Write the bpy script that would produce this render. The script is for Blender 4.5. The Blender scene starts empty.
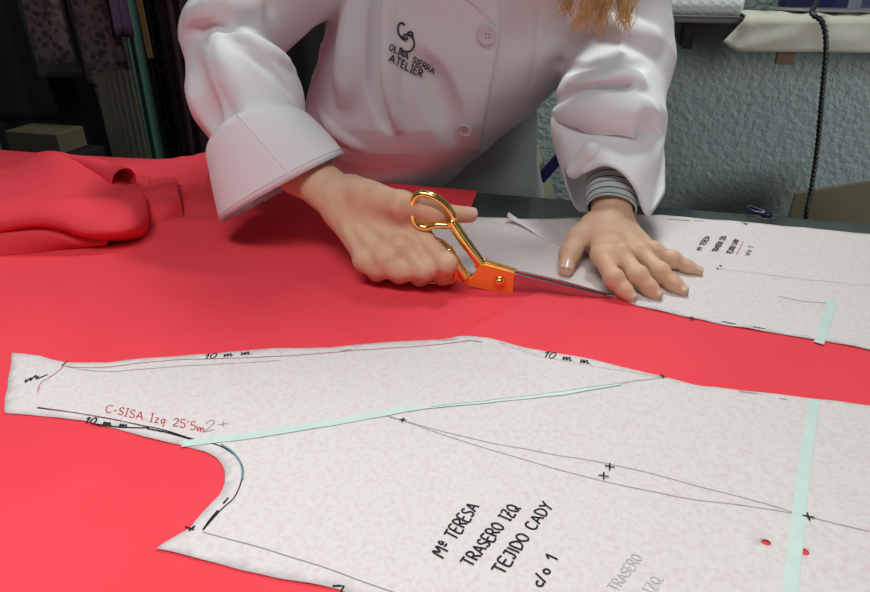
import bpy, bmesh, math, random
import numpy as np
from mathutils import Vector, Matrix, noise
from mathutils.geometry import delaunay_2d_cdt
random.seed(7)
rng = np.random.default_rng(7)
S = bpy.context.scene
COL = S.collection
R = math.radians

# ------------------------------------------------------------------ camera
TZ = 0.90            # table height
H = 0.33             # camera above the table
PITCH = R(28.0)
F = 640.0
cam_d = bpy.data.cameras.new('camera')
cam = bpy.data.objects.new('camera', cam_d)
COL.objects.link(cam)
cam.location = (0, 0, TZ + H)
cam.rotation_euler = (math.pi / 2 - PITCH, 0, 0)
cam_d.sensor_width = 36
cam_d.lens = F / 870 * 36
cam_d.clip_start = 0.01
S.camera = cam

# ------------------------------------------------------------------ light
w = bpy.data.worlds.new('world')
S.world = w
w.use_nodes = True
w.node_tree.nodes['Background'].inputs[0].default_value = (0.80, 0.90, 1.0, 1)
w.node_tree.nodes['Background'].inputs[1].default_value = 0.09


def area(name, loc, target, sx, sy, power, color):
    d = bpy.data.lights.new(name, 'AREA')
    d.shape = 'RECTANGLE'
    d.size, d.size_y = sx, sy
    d.energy = power
    d.color = color
    o = bpy.data.objects.new(name, d)
    COL.objects.link(o)
    o.location = loc
    o.rotation_euler = (Vector(target) - Vector(loc)).to_track_quat('-Z', 'Y').to_euler()
    return o


near_lamp = area('fluorescent_near', (-0.26, -0.02, 2.35), (-0.18, 0.16, 0.9), 1.2, 0.30, 4.4, (1.0, 1.0, 0.98))
near_lamp.data.spread = R(80)
area('fluorescent_far', (0.36, 1.30, 2.25), (-0.1, 0.75, 0.9), 0.34, 0.14, 13.5, (0.92, 1.0, 0.97))
wall_fill = area('added_wall_fill', (1.75, -0.60, 1.45), (1.0, 1.35, 1.02), 0.7, 0.8, 2.5, (0.94, 1.0, 1.0))  # added fill to brighten the right wall, no known source there
wall_fill.data.spread = R(56)
S.view_settings.view_transform = 'Standard'
S.view_settings.look = 'None'
S.view_settings.gamma = 1
S.view_settings.use_curve_mapping = False
S.view_settings.exposure = 0.08

# ------------------------------------------------------------------ helpers: photo ray -> point in the room
SP, CP = math.sin(PITCH), math.cos(PITCH)


def ray(u, v):
    a, b = (u - 435) / F, (v - 296) / F
    return np.array((a, CP - b * SP, -SP - b * CP))


CAM = np.array((0, 0, TZ + H))


def PZ(u, v, h=0.0):
    d = ray(u, v)
    return CAM + d * ((h - H) / d[2])


def PY(u, v, y):
    d = ray(u, v)
    return CAM + d * (y / d[1])


# table frame
TA = np.array((0.133, 0.957))
TE = np.array((0.970, -0.243))
TN = np.array((-0.243, -0.970))


def tab(s, r, z=0.0):
    p = TA + TE * s + TN * r
    return np.array((p[0], p[1], TZ + z))


def to_sr(x, y):
    dx, dy = x - TA[0], y - TA[1]
    return dx * TE[0] + dy * TE[1], dx * TN[0] + dy * TN[1]


# ------------------------------------------------------------------ helpers: materials
def mat(name, col, rough=0.6, metal=0.0, col2=None, nscale=30.0, lo=0.4, hi=0.6, bump=0.0, bscale=300.0,
        bdist=0.001, sss=0.0, sheen=0.0, coat=0.0, aniso=None, spec=0.5, detail=4.0, trans=0.0, alpha=1.0):
    m = bpy.data.materials.new(name)
    m.use_nodes = True
    nt = m.node_tree
    b = nt.nodes['Principled BSDF']
    b.inputs['Base Color'].default_value = (*col, 1)
    b.inputs['Roughness'].default_value = rough
    b.inputs['Metallic'].default_value = metal
    b.inputs['Specular IOR Level'].default_value = spec
    b.inputs['Alpha'].default_value = alpha
    if trans:
        b.inputs['Transmission Weight'].default_value = trans
    if sss:
        b.inputs['Subsurface Weight'].default_value = sss
        b.inputs['Subsurface Radius'].default_value = (1.0, 0.35, 0.2)
        b.inputs['Subsurface Scale'].default_value = 0.006
    if sheen:
        b.inputs['Sheen Weight'].default_value = sheen
    if coat:
        b.inputs['Coat Weight'].default_value = coat
    tc = nt.nodes.new('ShaderNodeTexCoord')
    if col2 is not None:
        n = nt.nodes.new('ShaderNodeTexNoise')
        n.inputs['Scale'].default_value = nscale
        n.inputs['Detail'].default_value = detail
        nt.links.new(tc.outputs['Object'], n.inputs['Vector'])
        r = nt.nodes.new('ShaderNodeValToRGB')
        r.color_ramp.elements[0].position = lo
        r.color_ramp.elements[1].position = hi
        r.color_ramp.elements[0].color = (*col, 1)
        r.color_ramp.elements[1].color = (*col2, 1)
        nt.links.new(n.outputs['Fac'], r.inputs['Fac'])
        nt.links.new(r.outputs['Color'], b.inputs['Base Color'])
    if bump:
        n2 = nt.nodes.new('ShaderNodeTexNoise')
        n2.inputs['Scale'].default_value = bscale
        n2.inputs['Detail'].default_value = 3
        nt.links.new(tc.outputs['Object'], n2.inputs['Vector'])
        bp = nt.nodes.new('ShaderNodeBump')
        bp.inputs['Strength'].default_value = bump
        bp.inputs['Distance'].default_value = bdist
        nt.links.new(n2.outputs['Fac'], bp.inputs['Height'])
        nt.links.new(bp.outputs['Normal'], b.inputs['Normal'])
    return m


M = {}
M['red'] = mat('red crepe fabric', (0.84, 0.062, 0.085), 0.72, col2=(0.80, 0.057, 0.078), nscale=9, bump=0.35, bscale=1400, bdist=0.0004, sheen=0.0, spec=0.15)
M['paper'] = mat('pattern paper', (0.69, 0.645, 0.635), 0.85, col2=(0.66, 0.52, 0.525), nscale=260, lo=0.44, hi=0.76, bump=0.25, bscale=160, bdist=0.0006, detail=5, spec=0.2)
M['ink'] = mat('black marker ink', (0.012, 0.012, 0.018), 0.7, spec=0.2)
M['pencil'] = mat('pencil graphite', (0.30, 0.28, 0.30), 0.6, spec=0.2)
M['faint'] = mat('faint pencil', (0.52, 0.50, 0.49), 0.7, spec=0.2)
M['redpen'] = mat('red pen ink', (0.55, 0.045, 0.06), 0.7, spec=0.2)
M['redline'] = mat('red pencil line', (0.50, 0.20, 0.20), 0.7, spec=0.2)
M['greenpen'] = mat('green pencil', (0.10, 0.26, 0.26), 0.7, spec=0.2)
M['tape'] = mat('pale green tape', (0.58, 0.71, 0.66), 0.45, col2=(0.55, 0.68, 0.63), nscale=60)
M['coat'] = mat('white cotton coat', (0.83, 0.825, 0.845), 0.8, bump=0.15, bscale=900, bdist=0.0004, sheen=0.1, spec=0.2)
M['button'] = mat('white button', (0.74, 0.70, 0.70), 0.35)
M['thread'] = mat('black embroidery', (0.015, 0.015, 0.02), 0.7)
M['skin'] = mat('skin', (0.74, 0.47, 0.31), 0.5, col2=(0.68, 0.38, 0.25), nscale=45, lo=0.40, hi=0.70, bump=0.25, bscale=420, bdist=0.0006, sss=0.15, spec=0.35)
M['nail'] = mat('fingernail', (0.74, 0.50, 0.42), 0.25, spec=0.5)
M['gold'] = mat('gold plated metal', (1.0, 0.66, 0.20), 0.13, 1.0)
M['orange'] = mat('brushed gold face', (1.0, 0.44, 0.09), 0.30, 0.6)
M['steel'] = mat('polished blade steel', (0.50, 0.46, 0.47), 0.22, 1.0)
M['table'] = mat('dark glossy table top', (0.035, 0.050, 0.052), 0.16, col2=(0.045, 0.062, 0.064), nscale=20)
M['tableleg'] = mat('grey table frame', (0.15, 0.15, 0.15), 0.5)
M['navy'] = mat('navy plastic', (0.010, 0.012, 0.06), 0.3)
M['hair'] = mat('blond hair', (0.86, 0.60, 0.29), 0.4, col2=(0.66, 0.40, 0.16), nscale=60)
M['kraft'] = mat('kraft cardboard', (0.15, 0.125, 0.07), 0.8, col2=(0.13, 0.105, 0.06), nscale=12)
M['yellowcard'] = mat('yellow card', (0.52, 0.50, 0.32), 0.8, col2=(0.46, 0.43, 0.27), nscale=10)
M['cream'] = mat('cream cotton cloth', (0.54, 0.52, 0.43), 0.85, col2=(0.48, 0.46, 0.38), nscale=14, bump=0.2, bscale=500, bdist=0.0005)
M['darkwood'] = mat('dark rack wood', (0.018, 0.014, 0.012), 0.6)
M['black'] = mat('black plastic', (0.012, 0.012, 0.014), 0.4)
M['brown'] = mat('brown cardboard', (0.16, 0.10, 0.06), 0.8)
M['trousers'] = mat('dark trousers', (0.03, 0.03, 0.04), 0.8)
M['floor'] = mat('grey floor tile', (0.10, 0.095, 0.09), 0.5, col2=(0.08, 0.075, 0.07), nscale=5)
M['white'] = mat('white plastic foam', (0.72, 0.78, 0.74), 0.4)


def wall_mat():
    m = bpy.data.materials.new('grey blue stucco')
    m.use_nodes = True
    nt = m.node_tree
    b = nt.nodes['Principled BSDF']
    b.inputs['Base Color'].default_value = (0.29, 0.335, 0.33, 1)
    b.inputs['Roughness'].default_value = 0.55
    tc = nt.nodes.new('ShaderNodeTexCoord')
    n = nt.nodes.new('ShaderNodeTexNoise')
    n.inputs['Scale'].default_value = 75
    n.inputs['Detail'].default_value = 2.5
    nt.links.new(tc.outputs['Object'], n.inputs['Vector'])
    bp = nt.nodes.new('ShaderNodeBump')
    bp.inputs['Strength'].default_value = 0.9
    bp.inputs['Distance'].default_value = 0.0075
    nt.links.new(n.outputs['Fac'], bp.inputs['Height'])
    nt.links.new(bp.outputs['Normal'], b.inputs['Normal'])
    return m


def stripe_mat():
    # grey jersey with thin dark stripes running round the wrist
    m = bpy.data.materials.new('striped jersey')
    m.use_nodes = True
    nt = m.node_tree
    b = nt.nodes['Principled BSDF']
    b.inputs['Roughness'].default_value = 0.9
    a = nt.nodes.new('ShaderNodeAttribute')
    a.attribute_name = 'along'
    mul = nt.nodes.new('ShaderNodeMath'); mul.operation = 'MULTIPLY'; mul.inputs[1].default_value = 1 / 0.0088
    fr = nt.nodes.new('ShaderNodeMath'); fr.operation = 'FRACT'
    r = nt.nodes.new('ShaderNodeValToRGB')
    r.color_ramp.interpolation = 'LINEAR'
    e = r.color_ramp.elements
    e[0].position = 0.14; e[0].color = (0.03, 0.045, 0.05, 1)
    e[1].position = 0.24; e[1].color = (0.52, 0.58, 0.57, 1)
    nt.links.new(a.outputs['Fac'], mul.inputs[0])
    nt.links.new(mul.outputs[0], fr.inputs[0])
    nt.links.new(fr.outputs[0], r.inputs['Fac'])
    nt.links.new(r.outputs['Color'], b.inputs['Base Color'])
    return m


def lace_mat():
    m = bpy.data.materials.new('mauve lace')
    m.use_nodes = True
    nt = m.node_tree
    b = nt.nodes['Principled BSDF']
    b.inputs['Roughness'].default_value = 0.8
    tc = nt.nodes.new('ShaderNodeTexCoord')
    v = nt.nodes.new('ShaderNodeTexVoronoi'); v.inputs['Scale'].default_value = 60
    n = nt.nodes.new('ShaderNodeTexNoise'); n.inputs['Scale'].default_value = 35; n.inputs['Detail'].default_value = 6
    mx = nt.nodes.new('ShaderNodeMath'); mx.operation = 'MULTIPLY'
    r = nt.nodes.new('ShaderNodeValToRGB')
    e = r.color_ramp.elements
    e[0].position = 0.12; e[0].color = (0.045, 0.026, 0.025, 1)
    e[1].position = 0.34; e[1].color = (0.34, 0.25, 0.24, 1)
    nt.links.new(tc.outputs['Object'], v.inputs['Vector'])
    nt.links.new(tc.outputs['Object'], n.inputs['Vector'])
    nt.links.new(v.outputs['Distance'], mx.inputs[0])
    nt.links.new(n.outputs['Fac'], mx.inputs[1])
    nt.links.new(mx.outputs[0], r.inputs['Fac'])
    nt.links.new(r.outputs['Color'], b.inputs['Base Color'])
    return m


def sequin_mat():
    m = bpy.data.materials.new('black sequins')
    m.use_nodes = True
    nt = m.node_tree
    b = nt.nodes['Principled BSDF']
    b.inputs['Roughness'].default_value = 0.25
    tc = nt.nodes.new('ShaderNodeTexCoord')
    v = nt.nodes.new('ShaderNodeTexVoronoi'); v.inputs['Scale'].default_value = 130
    r = nt.nodes.new('ShaderNodeValToRGB')
    e = r.color_ramp.elements
    e[0].position = 0.12; e[0].color = (0.30, 0.28, 0.26, 1)
    e[1].position = 0.22; e[1].color = (0.008, 0.008, 0.010, 1)
    nt.links.new(tc.outputs['Object'], v.inputs['Vector'])
    nt.links.new(v.outputs['Distance'], r.inputs['Fac'])
    nt.links.new(r.outputs['Color'], b.inputs['Base Color'])
    return m


M['shadedcoat'] = mat('shaded coat cloth', (0.34, 0.35, 0.34), 0.7)  # white coat cloth in shade, the darkness put into the base colour
M['eyewhite'] = mat('eye white', (0.72, 0.70, 0.66), 0.3)
M['lip'] = mat('lips', (0.55, 0.20, 0.17), 0.4)
M['wall'] = wall_mat()
M['stripe'] = stripe_mat()
M['lace'] = lace_mat()
M['sequin'] = sequin_mat()
M['teal'] = mat('teal satin', (0.065, 0.145, 0.118), 0.5)
M['wine'] = mat('wine cloth', (0.028, 0.007, 0.010), 0.7)
M['purple'] = mat('purple cloth', (0.07, 0.03, 0.07), 0.7)
M['pleat'] = mat('cream pleated cloth', (0.60, 0.55, 0.40), 0.8)
M['tapemeasure'] = mat('yellow tape', (0.36, 0.29, 0.09), 0.5)
M['plastic'] = mat('clear garment bag', (0.9, 0.9, 0.9), 0.12, alpha=0.08)
M['charcoal'] = mat('charcoal chair', (0.020, 0.026, 0.024), 0.6)


# ------------------------------------------------------------------ helpers: objects
def link(name, verts, faces, m, parent=None, smooth=True, label=None):
    me = bpy.data.meshes.new(name)
    me.from_pydata([tuple(map(float, p)) for p in verts], [], [tuple(map(int, f)) for f in faces])
    me.update()
    if smooth:
        me.polygons.foreach_set('use_smooth', [True] * len(me.polygons))
    o = bpy.data.objects.new(name, me)
    COL.objects.link(o)
    if m:
        me.materials.append(m)
    if parent:
        o.parent = parent
        o.matrix_parent_inverse = Matrix.Translation(-Vector(parent.location))
    if label:
        o['label'] = label
    return o


def tag(o, label, cat, group=None, kind=None):
    o['label'] = label
    o['category'] = cat
    if group:
        o['group'] = group
    if kind:
        o['kind'] = kind
    return o


def empty(name, loc, label, cat, group=None):
    o = bpy.data.objects.new(name, None)
    COL.objects.link(o)
    o.empty_display_size = 0.05
    o.location = tuple(map(float, loc))
    return tag(o, label, cat, group)


def from_bm(name, bm, m, parent=None, smooth=False, label=None):
    me = bpy.data.meshes.new(name)
    bmesh.ops.recalc_face_normals(bm, faces=bm.faces)
    bm.to_mesh(me)
    bm.free()
    if smooth:
        me.polygons.foreach_set('use_smooth', [True] * len(me.polygons))
    o = bpy.data.objects.new(name, me)
    COL.objects.link(o)
    me.materials.append(m)
    if parent:
        o.parent = parent
        o.matrix_parent_inverse = Matrix.Translation(-Vector(parent.location))
    if label:
        o['label'] = label
    return o


def box_bm(center, size, rotz=0.0, bevel=0.004, bm=None):
    bm2 = bmesh.new()
    bmesh.ops.create_cube(bm2, size=1)
    bmesh.ops.scale(bm2, vec=size, verts=bm2.verts)
    if bevel:
        bmesh.ops.bevel(bm2, geom=list(bm2.edges), offset=bevel, segments=2, affect='EDGES', profile=0.5)
    bmesh.ops.rotate(bm2, matrix=Matrix.Rotation(rotz, 3, 'Z'), verts=bm2.verts)
    bmesh.ops.translate(bm2, vec=Vector(tuple(map(float, center))), verts=bm2.verts)
    if bm is None:
        return bm2
    me = bpy.data.meshes.new('t')
    bm2.to_mesh(me); bm2.free()
    bm.from_mesh(me)
    bpy.data.meshes.remove(me)
    return bm


def resample(pts, step):
    pts = np.asarray(pts, float)
    seg = np.linalg.norm(np.diff(pts, axis=0), axis=1)
    s = np.concatenate([[0], np.cumsum(seg)])
    n = max(2, int(s[-1] / step) + 1)
    t = np.linspace(0, s[-1], n)
    return np.stack([np.interp(t, s, pts[:, i]) for i in range(pts.shape[1])], 1)


def spline(pts, n=8, closed=False):
    P = np.asarray(pts, float)
    m = len(P)
    out = []
    rngi = range(m if closed else m - 1)
    for i in rngi:
        if closed:
            p0, p1, p2, p3 = P[(i - 1) % m], P[i], P[(i + 1) % m], P[(i + 2) % m]
        else:
            p0, p1, p2, p3 = P[max(i - 1, 0)], P[i], P[i + 1], P[min(i + 2, m - 1)]
        for k in range(n):
            t = k / n
            out.append(0.5 * ((2 * p1) + (-p0 + p2) * t + (2 * p0 - 5 * p1 + 4 * p2 - p3) * t * t + (-p0 + 3 * p1 - 3 * p2 + p3) * t ** 3))
    if not closed:
        out.append(P[-1])
    return np.array(out)


def tube_geo(pts, radii, nseg=12, closed=False, flat=None, caps=True):
    """sweep; flat=(axis vector, factor) squashes the section along axis"""
    pts = np.asarray(pts, float)
    n = len(pts)
    radii = np.broadcast_to(np.asarray(radii, float), (n,))
    if closed:
        tang = np.roll(pts, -1, 0) - np.roll(pts, 1, 0)
    else:
        tang = np.gradient(pts, axis=0)
    tang /= np.linalg.norm(tang, axis=1)[:, None] + 1e-12
    if flat is not None:
        ref = np.asarray(flat[0], float)
    else:
        ref = np.array((0.13, 0.2, 1.0)) if abs(tang[0][2]) < 0.9 else np.array((1.0, 0.1, 0))
    verts, faces = [], []
    A = ref - tang[0] * np.dot(ref, tang[0])
    A /= np.linalg.norm(A)
    for i in range(n):
        if flat is not None:
            A = ref
        A = A - tang[i] * np.dot(A, tang[i])
        A = A / (np.linalg.norm(A) + 1e-12)
        B = np.cross(tang[i], A)
        fa = flat[1] if flat is not None else 1.0
        for k in range(nseg):
            a = 2 * math.pi * k / nseg
            verts.append(pts[i] + radii[i] * (fa * math.cos(a) * A + math.sin(a) * B))
    last = n if closed else n - 1
    for i in range(last):
        j = (i + 1) % n
        for k in range(nseg):
            k2 = (k + 1) % nseg
            faces.append((i * nseg + k, i * nseg + k2, j * nseg + k2, j * nseg + k))
    if caps and not closed:
        faces.append(tuple(range(nseg))[::-1])
        faces.append(tuple((n - 1) * nseg + k for k in range(nseg)))
    return verts, faces


class Geo:
    def __init__(self):
        self.v, self.f = [], []

    def add(self, vf):
        b = len(self.v)
        self.v += list(vf[0])
        self.f += [tuple(i + b for i in q) for q in vf[1]]
        return self

    def build(self, name, m, parent=None, smooth=True, label=None):
        return link(name, self.v, self.f, m, parent, smooth, label)


def ribbon(pts, width, nrm, closed=False):
    """flat strip following pts; nrm: (N,3) or (3,)"""
    pts = np.asarray(pts, float)
    n = len(pts)
    nrm = np.broadcast_to(np.asarray(nrm, float), (n, 3))
    tang = np.gradient(pts, axis=0)
    side = np.cross(nrm, tang)
    side /= np.linalg.norm(side, axis=1)[:, None] + 1e-12
    wd = np.broadcast_to(np.asarray(width, float), (n,))[:, None]
    L, Rr = pts + side * wd / 2, pts - side * wd / 2
    v = list(L) + list(Rr)
    f = [(i, n + i, n + i + 1, i + 1) for i in range(n - 1)]
    return v, f


def prism(poly, normal, thick):
    """solid plate from planar 3D polygon"""
    poly = np.asarray(poly, float)
    nrm = np.asarray(normal, float)
    n = len(poly)
    v = list(poly + nrm * thick / 2) + list(poly - nrm * thick / 2)
    f = [tuple(range(n)), tuple(range(2 * n - 1, n - 1, -1))]
    f += [(i, n + i, n + (i + 1) % n, (i + 1) % n) for i in range(n)]
    return v, f


# ------------------------------------------------------------------ helpers: signed-distance sculpting
def smin(a, b, k):
    h = np.maximum(k - np.abs(a - b), 0) / k
    return np.minimum(a, b) - h * h * k * 0.25


def smax(a, b, k):
    return -smin(-a, -b, k)


class Cone:
    """tapered capsule a->b; optional squash (axis n, factor s < 1 flattens)"""
    def __init__(self, a, b, ra, rb, k=0.01, n=None, s=1.0, op='add'):
        self.a, self.b = np.asarray(a, float), np.asarray(b, float)
        self.ra, self.rb, self.k, self.op = ra, rb, k, op
        self.n = None if n is None else np.asarray(n, float) / np.linalg.norm(n)
        self.s = s

    def bbox(self):
        e = max(self.ra, self.rb) * max(1, 1 / 1) + self.k + 0.012
        return np.minimum(self.a, self.b) - e, np.maximum(self.a, self.b) + e

    def d(self, X, Y, Z):
        ba = self.b - self.a
        L = float(ba @ ba) + 1e-12
        px, py, pz = X - self.a[0], Y - self.a[1], Z - self.a[2]
        t = np.clip((px * ba[0] + py * ba[1] + pz * ba[2]) / L, 0, 1)
        qx, qy, qz = px - t * ba[0], py - t * ba[1], pz - t * ba[2]
        if self.n is not None:
            c = (qx * self.n[0] + qy * self.n[1] + qz * self.n[2]) * (1 / self.s - 1)
            qx, qy, qz = qx + c * self.n[0], qy + c * self.n[1], qz + c * self.n[2]
        return np.sqrt(qx * qx + qy * qy + qz * qz) - (self.ra + (self.rb - self.ra) * t)


class Stack:
    """body of elliptical sections stacked in z: rows (z, cx, cy, a, b)"""
    def __init__(self, rows, k=0.03, op='add', power=2.0):
        self.r = np.asarray(rows, float)
        self.k, self.op, self.pw = k, op, power

    def bbox(self):
        r = self.r
        e = self.k + 0.012
        return (np.array((np.min(r[:, 1] - r[:, 3]) - e, np.min(r[:, 2] - r[:, 4]) - e, r[:, 0].min() - e)),
                np.array((np.max(r[:, 1] + r[:, 3]) + e, np.max(r[:, 2] + r[:, 4]) + e, r[:, 0].max() + e)))

    def d(self, X, Y, Z):
        r = self.r
        cx, cy, a, b = (np.interp(Z, r[:, 0], r[:, i]) for i in (1, 2, 3, 4))
        p = self.pw
        q = ((np.abs(X - cx) / a) ** p + (np.abs(Y - cy) / b) ** p) ** (1 / p)
        dd = (q - 1) * np.minimum(a, b)
        dz = np.maximum(Z - r[-1, 0], r[0, 0] - Z)
        return smax(dd, dz, 0.02)


def combine(f, d, pr):
    if pr.op == 'add':
        return smin(f, d, pr.k)
    return smax(f, -d, pr.k)


def eval_pts(prims, P):
    P = np.atleast_2d(np.asarray(P, float))
    f = np.full(len(P), 1.0)
    for pr in prims:
        f = combine(f, pr.d(P[:, 0], P[:, 1], P[:, 2]), pr)
    return f


def sdf_mesh(prims, res, lo=None, hi=None, smooth_it=1):
    if lo is None:
        bb = [p.bbox() for p in prims if p.op == 'add']
        lo = np.min([b[0] for b in bb], 0)
        hi = np.max([b[1] for b in bb], 0)
    lo, hi = np.asarray(lo, float), np.asarray(hi, float)
    n = np.ceil((hi - lo) / res).astype(int) + 1
    ax = [lo[i] + res * np.arange(n[i]) for i in range(3)]
    f = np.full(n, 1.0, np.float32)
    for pr in prims:
        b0, b1 = pr.bbox()
        i0 = np.clip(np.floor((b0 - lo) / res).astype(int), 0, n)
        i1 = np.clip(np.ceil((b1 - lo) / res).astype(int) + 1, 0, n)
        if np.any(i1 <= i0):
            continue
        sl = tuple(slice(i0[i], i1[i]) for i in range(3))
        X = ax[0][sl[0]][:, None, None]
        Y = ax[1][sl[1]][None, :, None]
        Z = ax[2][sl[2]][None, None, :]
        d = pr.d(X, Y, Z)
        f[sl] = combine(f[sl], d, pr)
    f[0], f[-1] = 1, 1
    f[:, 0], f[:, -1] = 1, 1
    f[:, :, 0], f[:, :, -1] = 1, 1
    # naive surface nets
    ins = f < 0
    c = [ins[(slice(a, a - 1 if a == 0 else None)), :, :] for a in (0, 1)]
    corners = [(i, j, k) for i in (0, 1) for j in (0, 1) for k in (0, 1)]

    def cs(a, i, j, k):
        return a[i:a.shape[0] - 1 + i, j:a.shape[1] - 1 + j, k:a.shape[2] - 1 + k]
    cnt = np.zeros(tuple(n - 1), np.int8)
    for (i, j, k) in corners:
        cnt += cs(ins, i, j, k)
    act = (cnt > 0) & (cnt < 8)
    ids = np.full(act.shape, -1, np.int64)
    ci = np.argwhere(act)
    ids[act] = np.arange(len(ci))
    vals = {c0: f[ci[:, 0] + c0[0], ci[:, 1] + c0[1], ci[:, 2] + c0[2]] for c0 in corners}
    acc = np.zeros((len(ci), 3)); num = np.zeros(len(ci))
    for c0 in corners:
        for d in range(3):
            if c0[d] == 0:
                c1 = list(c0); c1[d] = 1; c1 = tuple(c1)
                a, b = vals[c0], vals[c1]
                cr = (a < 0) != (b < 0)
                t = np.where(cr, a / np.where(cr, a - b, 1), 0)
                pt = np.array(c0, float)[None, :].repeat(len(ci), 0)
                pt[:, d] = t
                acc += pt * cr[:, None]; num += cr
    V = lo + (ci + acc / num[:, None]) * res
    faces = []
    for d in range(3):
        sl0 = [slice(None)] * 3; sl1 = [slice(None)] * 3
        sl0[d] = slice(0, -1); sl1[d] = slice(1, None)
        cr = ins[tuple(sl0)] != ins[tuple(sl1)]
        e = np.argwhere(cr)
        o1, o2 = [x for x in range(3) if x != d]
        e = e[(e[:, o1] > 0) & (e[:, o2] > 0)]

        def cell(da, db):
            q = e.copy(); q[:, o1] -= da; q[:, o2] -= db
            return ids[q[:, 0], q[:, 1], q[:, 2]]
        q = np.stack([cell(0, 0), cell(1, 0), cell(1, 1), cell(0, 1)], 1)
        s = ins[e[:, 0], e[:, 1], e[:, 2]]
        flip = s if d != 1 else ~s
        q[~flip] = q[~flip][:, ::-1]
        faces.append(q)
    Fq = np.concatenate(faces)
    # laplacian smoothing
    for _ in range(smooth_it):
        sm = np.zeros_like(V); ct = np.zeros(len(V))
        for a in range(4):
            i, j = Fq[:, a], Fq[:, (a + 1) % 4]
            for x in range(3):
                sm[:, x] += np.bincount(i, V[j, x], len(V)) + np.bincount(j, V[i, x], len(V))
            ct += np.bincount(i, minlength=len(V)) + np.bincount(j, minlength=len(V))
        V = 0.5 * V + 0.5 * sm / np.maximum(ct, 1)[:, None]
    return V, Fq


def hit(prims, u, v, t0=0.3, t1=2.2):
    """first point of the sculpted surface on the photo ray, and its normal"""
    d = ray(u, v)
    t = np.arange(t0, t1, 0.004)
    f = eval_pts(prims, CAM + d * t[:, None])
    k = np.argmax(f < 0.0)
    if f[k] >= 0:
        k = np.argmin(f)
        tt = t[k]
    else:
        a, b = t[k - 1], t[k]
        for _ in range(12):
            m = 0.5 * (a + b)
            if eval_pts(prims, CAM + d * m)[0] < 0:
                b = m
            else:
                a = m
        tt = b
    p = CAM + d * tt
    e = 0.002
    g = np.array([eval_pts(prims, p + e * np.eye(3)[i])[0] - eval_pts(prims, p - e * np.eye(3)[i])[0] for i in range(3)])
    return p, g / (np.linalg.norm(g) + 1e-9)


# ------------------------------------------------------------------ helpers: stroke lettering
G = {
    'A': (.7, [[(0, 0), (.35, 1), (.7, 0)], [(.12, .35), (.6, .35)]]),
    'C': (.62, [[(.6, .85), (.4, 1), (.15, .9), (0, .55), (.1, .15), (.35, 0), (.6, .15)]]),
    'D': (.65, [[(.05, 0), (.05, 1), (.4, .92), (.63, .55), (.45, .1), (.05, 0)]]),
    'E': (.55, [[(.55, 1), (.05, 1), (.02, 0), (.55, 0)], [(.03, .52), (.45, .52)]]),
    'I': (.3, [[(.15, 0), (.15, 1)], [(0, 0), (.3, 0)], [(0, 1), (.3, 1)]]),
    'i': (.15, [[(.07, 0), (.07, 1)]]),
    'J': (.5, [[(.1, 1), (.5, 1)], [(.38, 1), (.36, .2), (.2, 0), (0, .15)]]),
    'L': (.5, [[(.05, 1), (.05, 0), (.5, 0)]]),
    'M': (.8, [[(0, 0), (.1, 1), (.4, .45), (.7, 1), (.8, 0)]]),
    'N': (.65, [[(.03, 0), (.05, 1), (.6, 0), (.62, 1)]]),
    'O': (.65, [[(.32, 1), (.08, .8), (.02, .45), (.2, .05), (.45, .03), (.63, .4), (.58, .8), (.32, 1)]]),
    'Q': (.7, [[(.32, 1), (.08, .8), (.02, .45), (.2, .05), (.45, .03), (.63, .4), (.58, .8), (.32, 1)], [(.35, .35), (.72, -.08)]]),
    'R': (.6, [[(.05, 0), (.05, 1), (.45, .97), (.55, .75), (.4, .52), (.05, .48)], [(.25, .48), (.6, 0)]]),
    'S': (.55, [[(.52, .85), (.3, 1), (.06, .85), (.1, .6), (.45, .42), (.5, .15), (.25, 0), (.02, .14)]]),
    'T': (.65, [[(0, 1), (.65, 1)], [(.33, 1), (.31, 0)]]),
    'Y': (.6, [[(0, 1), (.3, .5)], [(.6, 1), (.3, .5), (.15, -.1)]]),
    'Z': (.6, [[(.02, 1), (.55, 1), (.05, 0), (.6, 0)], [(.12, .5), (.48, .5)]]),
    '1': (.35, [[(0, .65), (.28, 1), (.22, 0)]]),
    '0': (.55, [[(.28, 1), (.05, .7), (.05, .25), (.28, 0), (.5, .3), (.48, .75), (.28, 1)]]),
    '2': (.55, [[(.03, .75), (.25, 1), (.5, .8), (.35, .4), (.02, 0), (.55, .03)]]),
    '5': (.5, [[(.48, 1), (.1, 1), (.06, .58), (.35, .6), (.48, .3), (.3, 0), (.02, .1)]]),
    'a': (.4, [[(.38, .95), (.2, 1), (.1, .8), (.2, .62), (.38, .75), (.38, .95), (.4, .6)], [(.05, .42), (.45, .42)]]),
    'm': (.85, [[(0, .55), (.08, 0), (.2, .45), (.32, .5), (.36, 0), (.5, .48), (.62, .5), (.66, .05), (.85, .2)]]),
    'q': (.5, [[(.42, .5), (.2, .55), (.05, .3), (.2, .02), (.42, .2), (.45, .55), (.36, -.4)]]),
    'z': (.45, [[(.02, .55), (.4, .55), (.02, 0), (.45, .02)]]),
    'c': (.45, [[(.42, .45), (.22, .55), (.03, .3), (.18, .02), (.42, .1)]]),
    'o': (.45, [[(.22, .55), (.03, .32), (.15, .02), (.36, .06), (.42, .38), (.22, .55)]]),
    '/': (.3, [[(-.12, -.1), (.3, .95)]]),
    '.': (.2, [[(.05, 0), (.1, .04)]]),
    '-': (.4, [[(.05, .4), (.35, .42)]]),
    "'": (.2, [[(.1, 1), (.06, .72)]]),
    '+': (.5, [[(.25, .1), (.25, .7)], [(0, .4), (.5, .4)]]),
    ' ': (.45, []),
}


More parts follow.
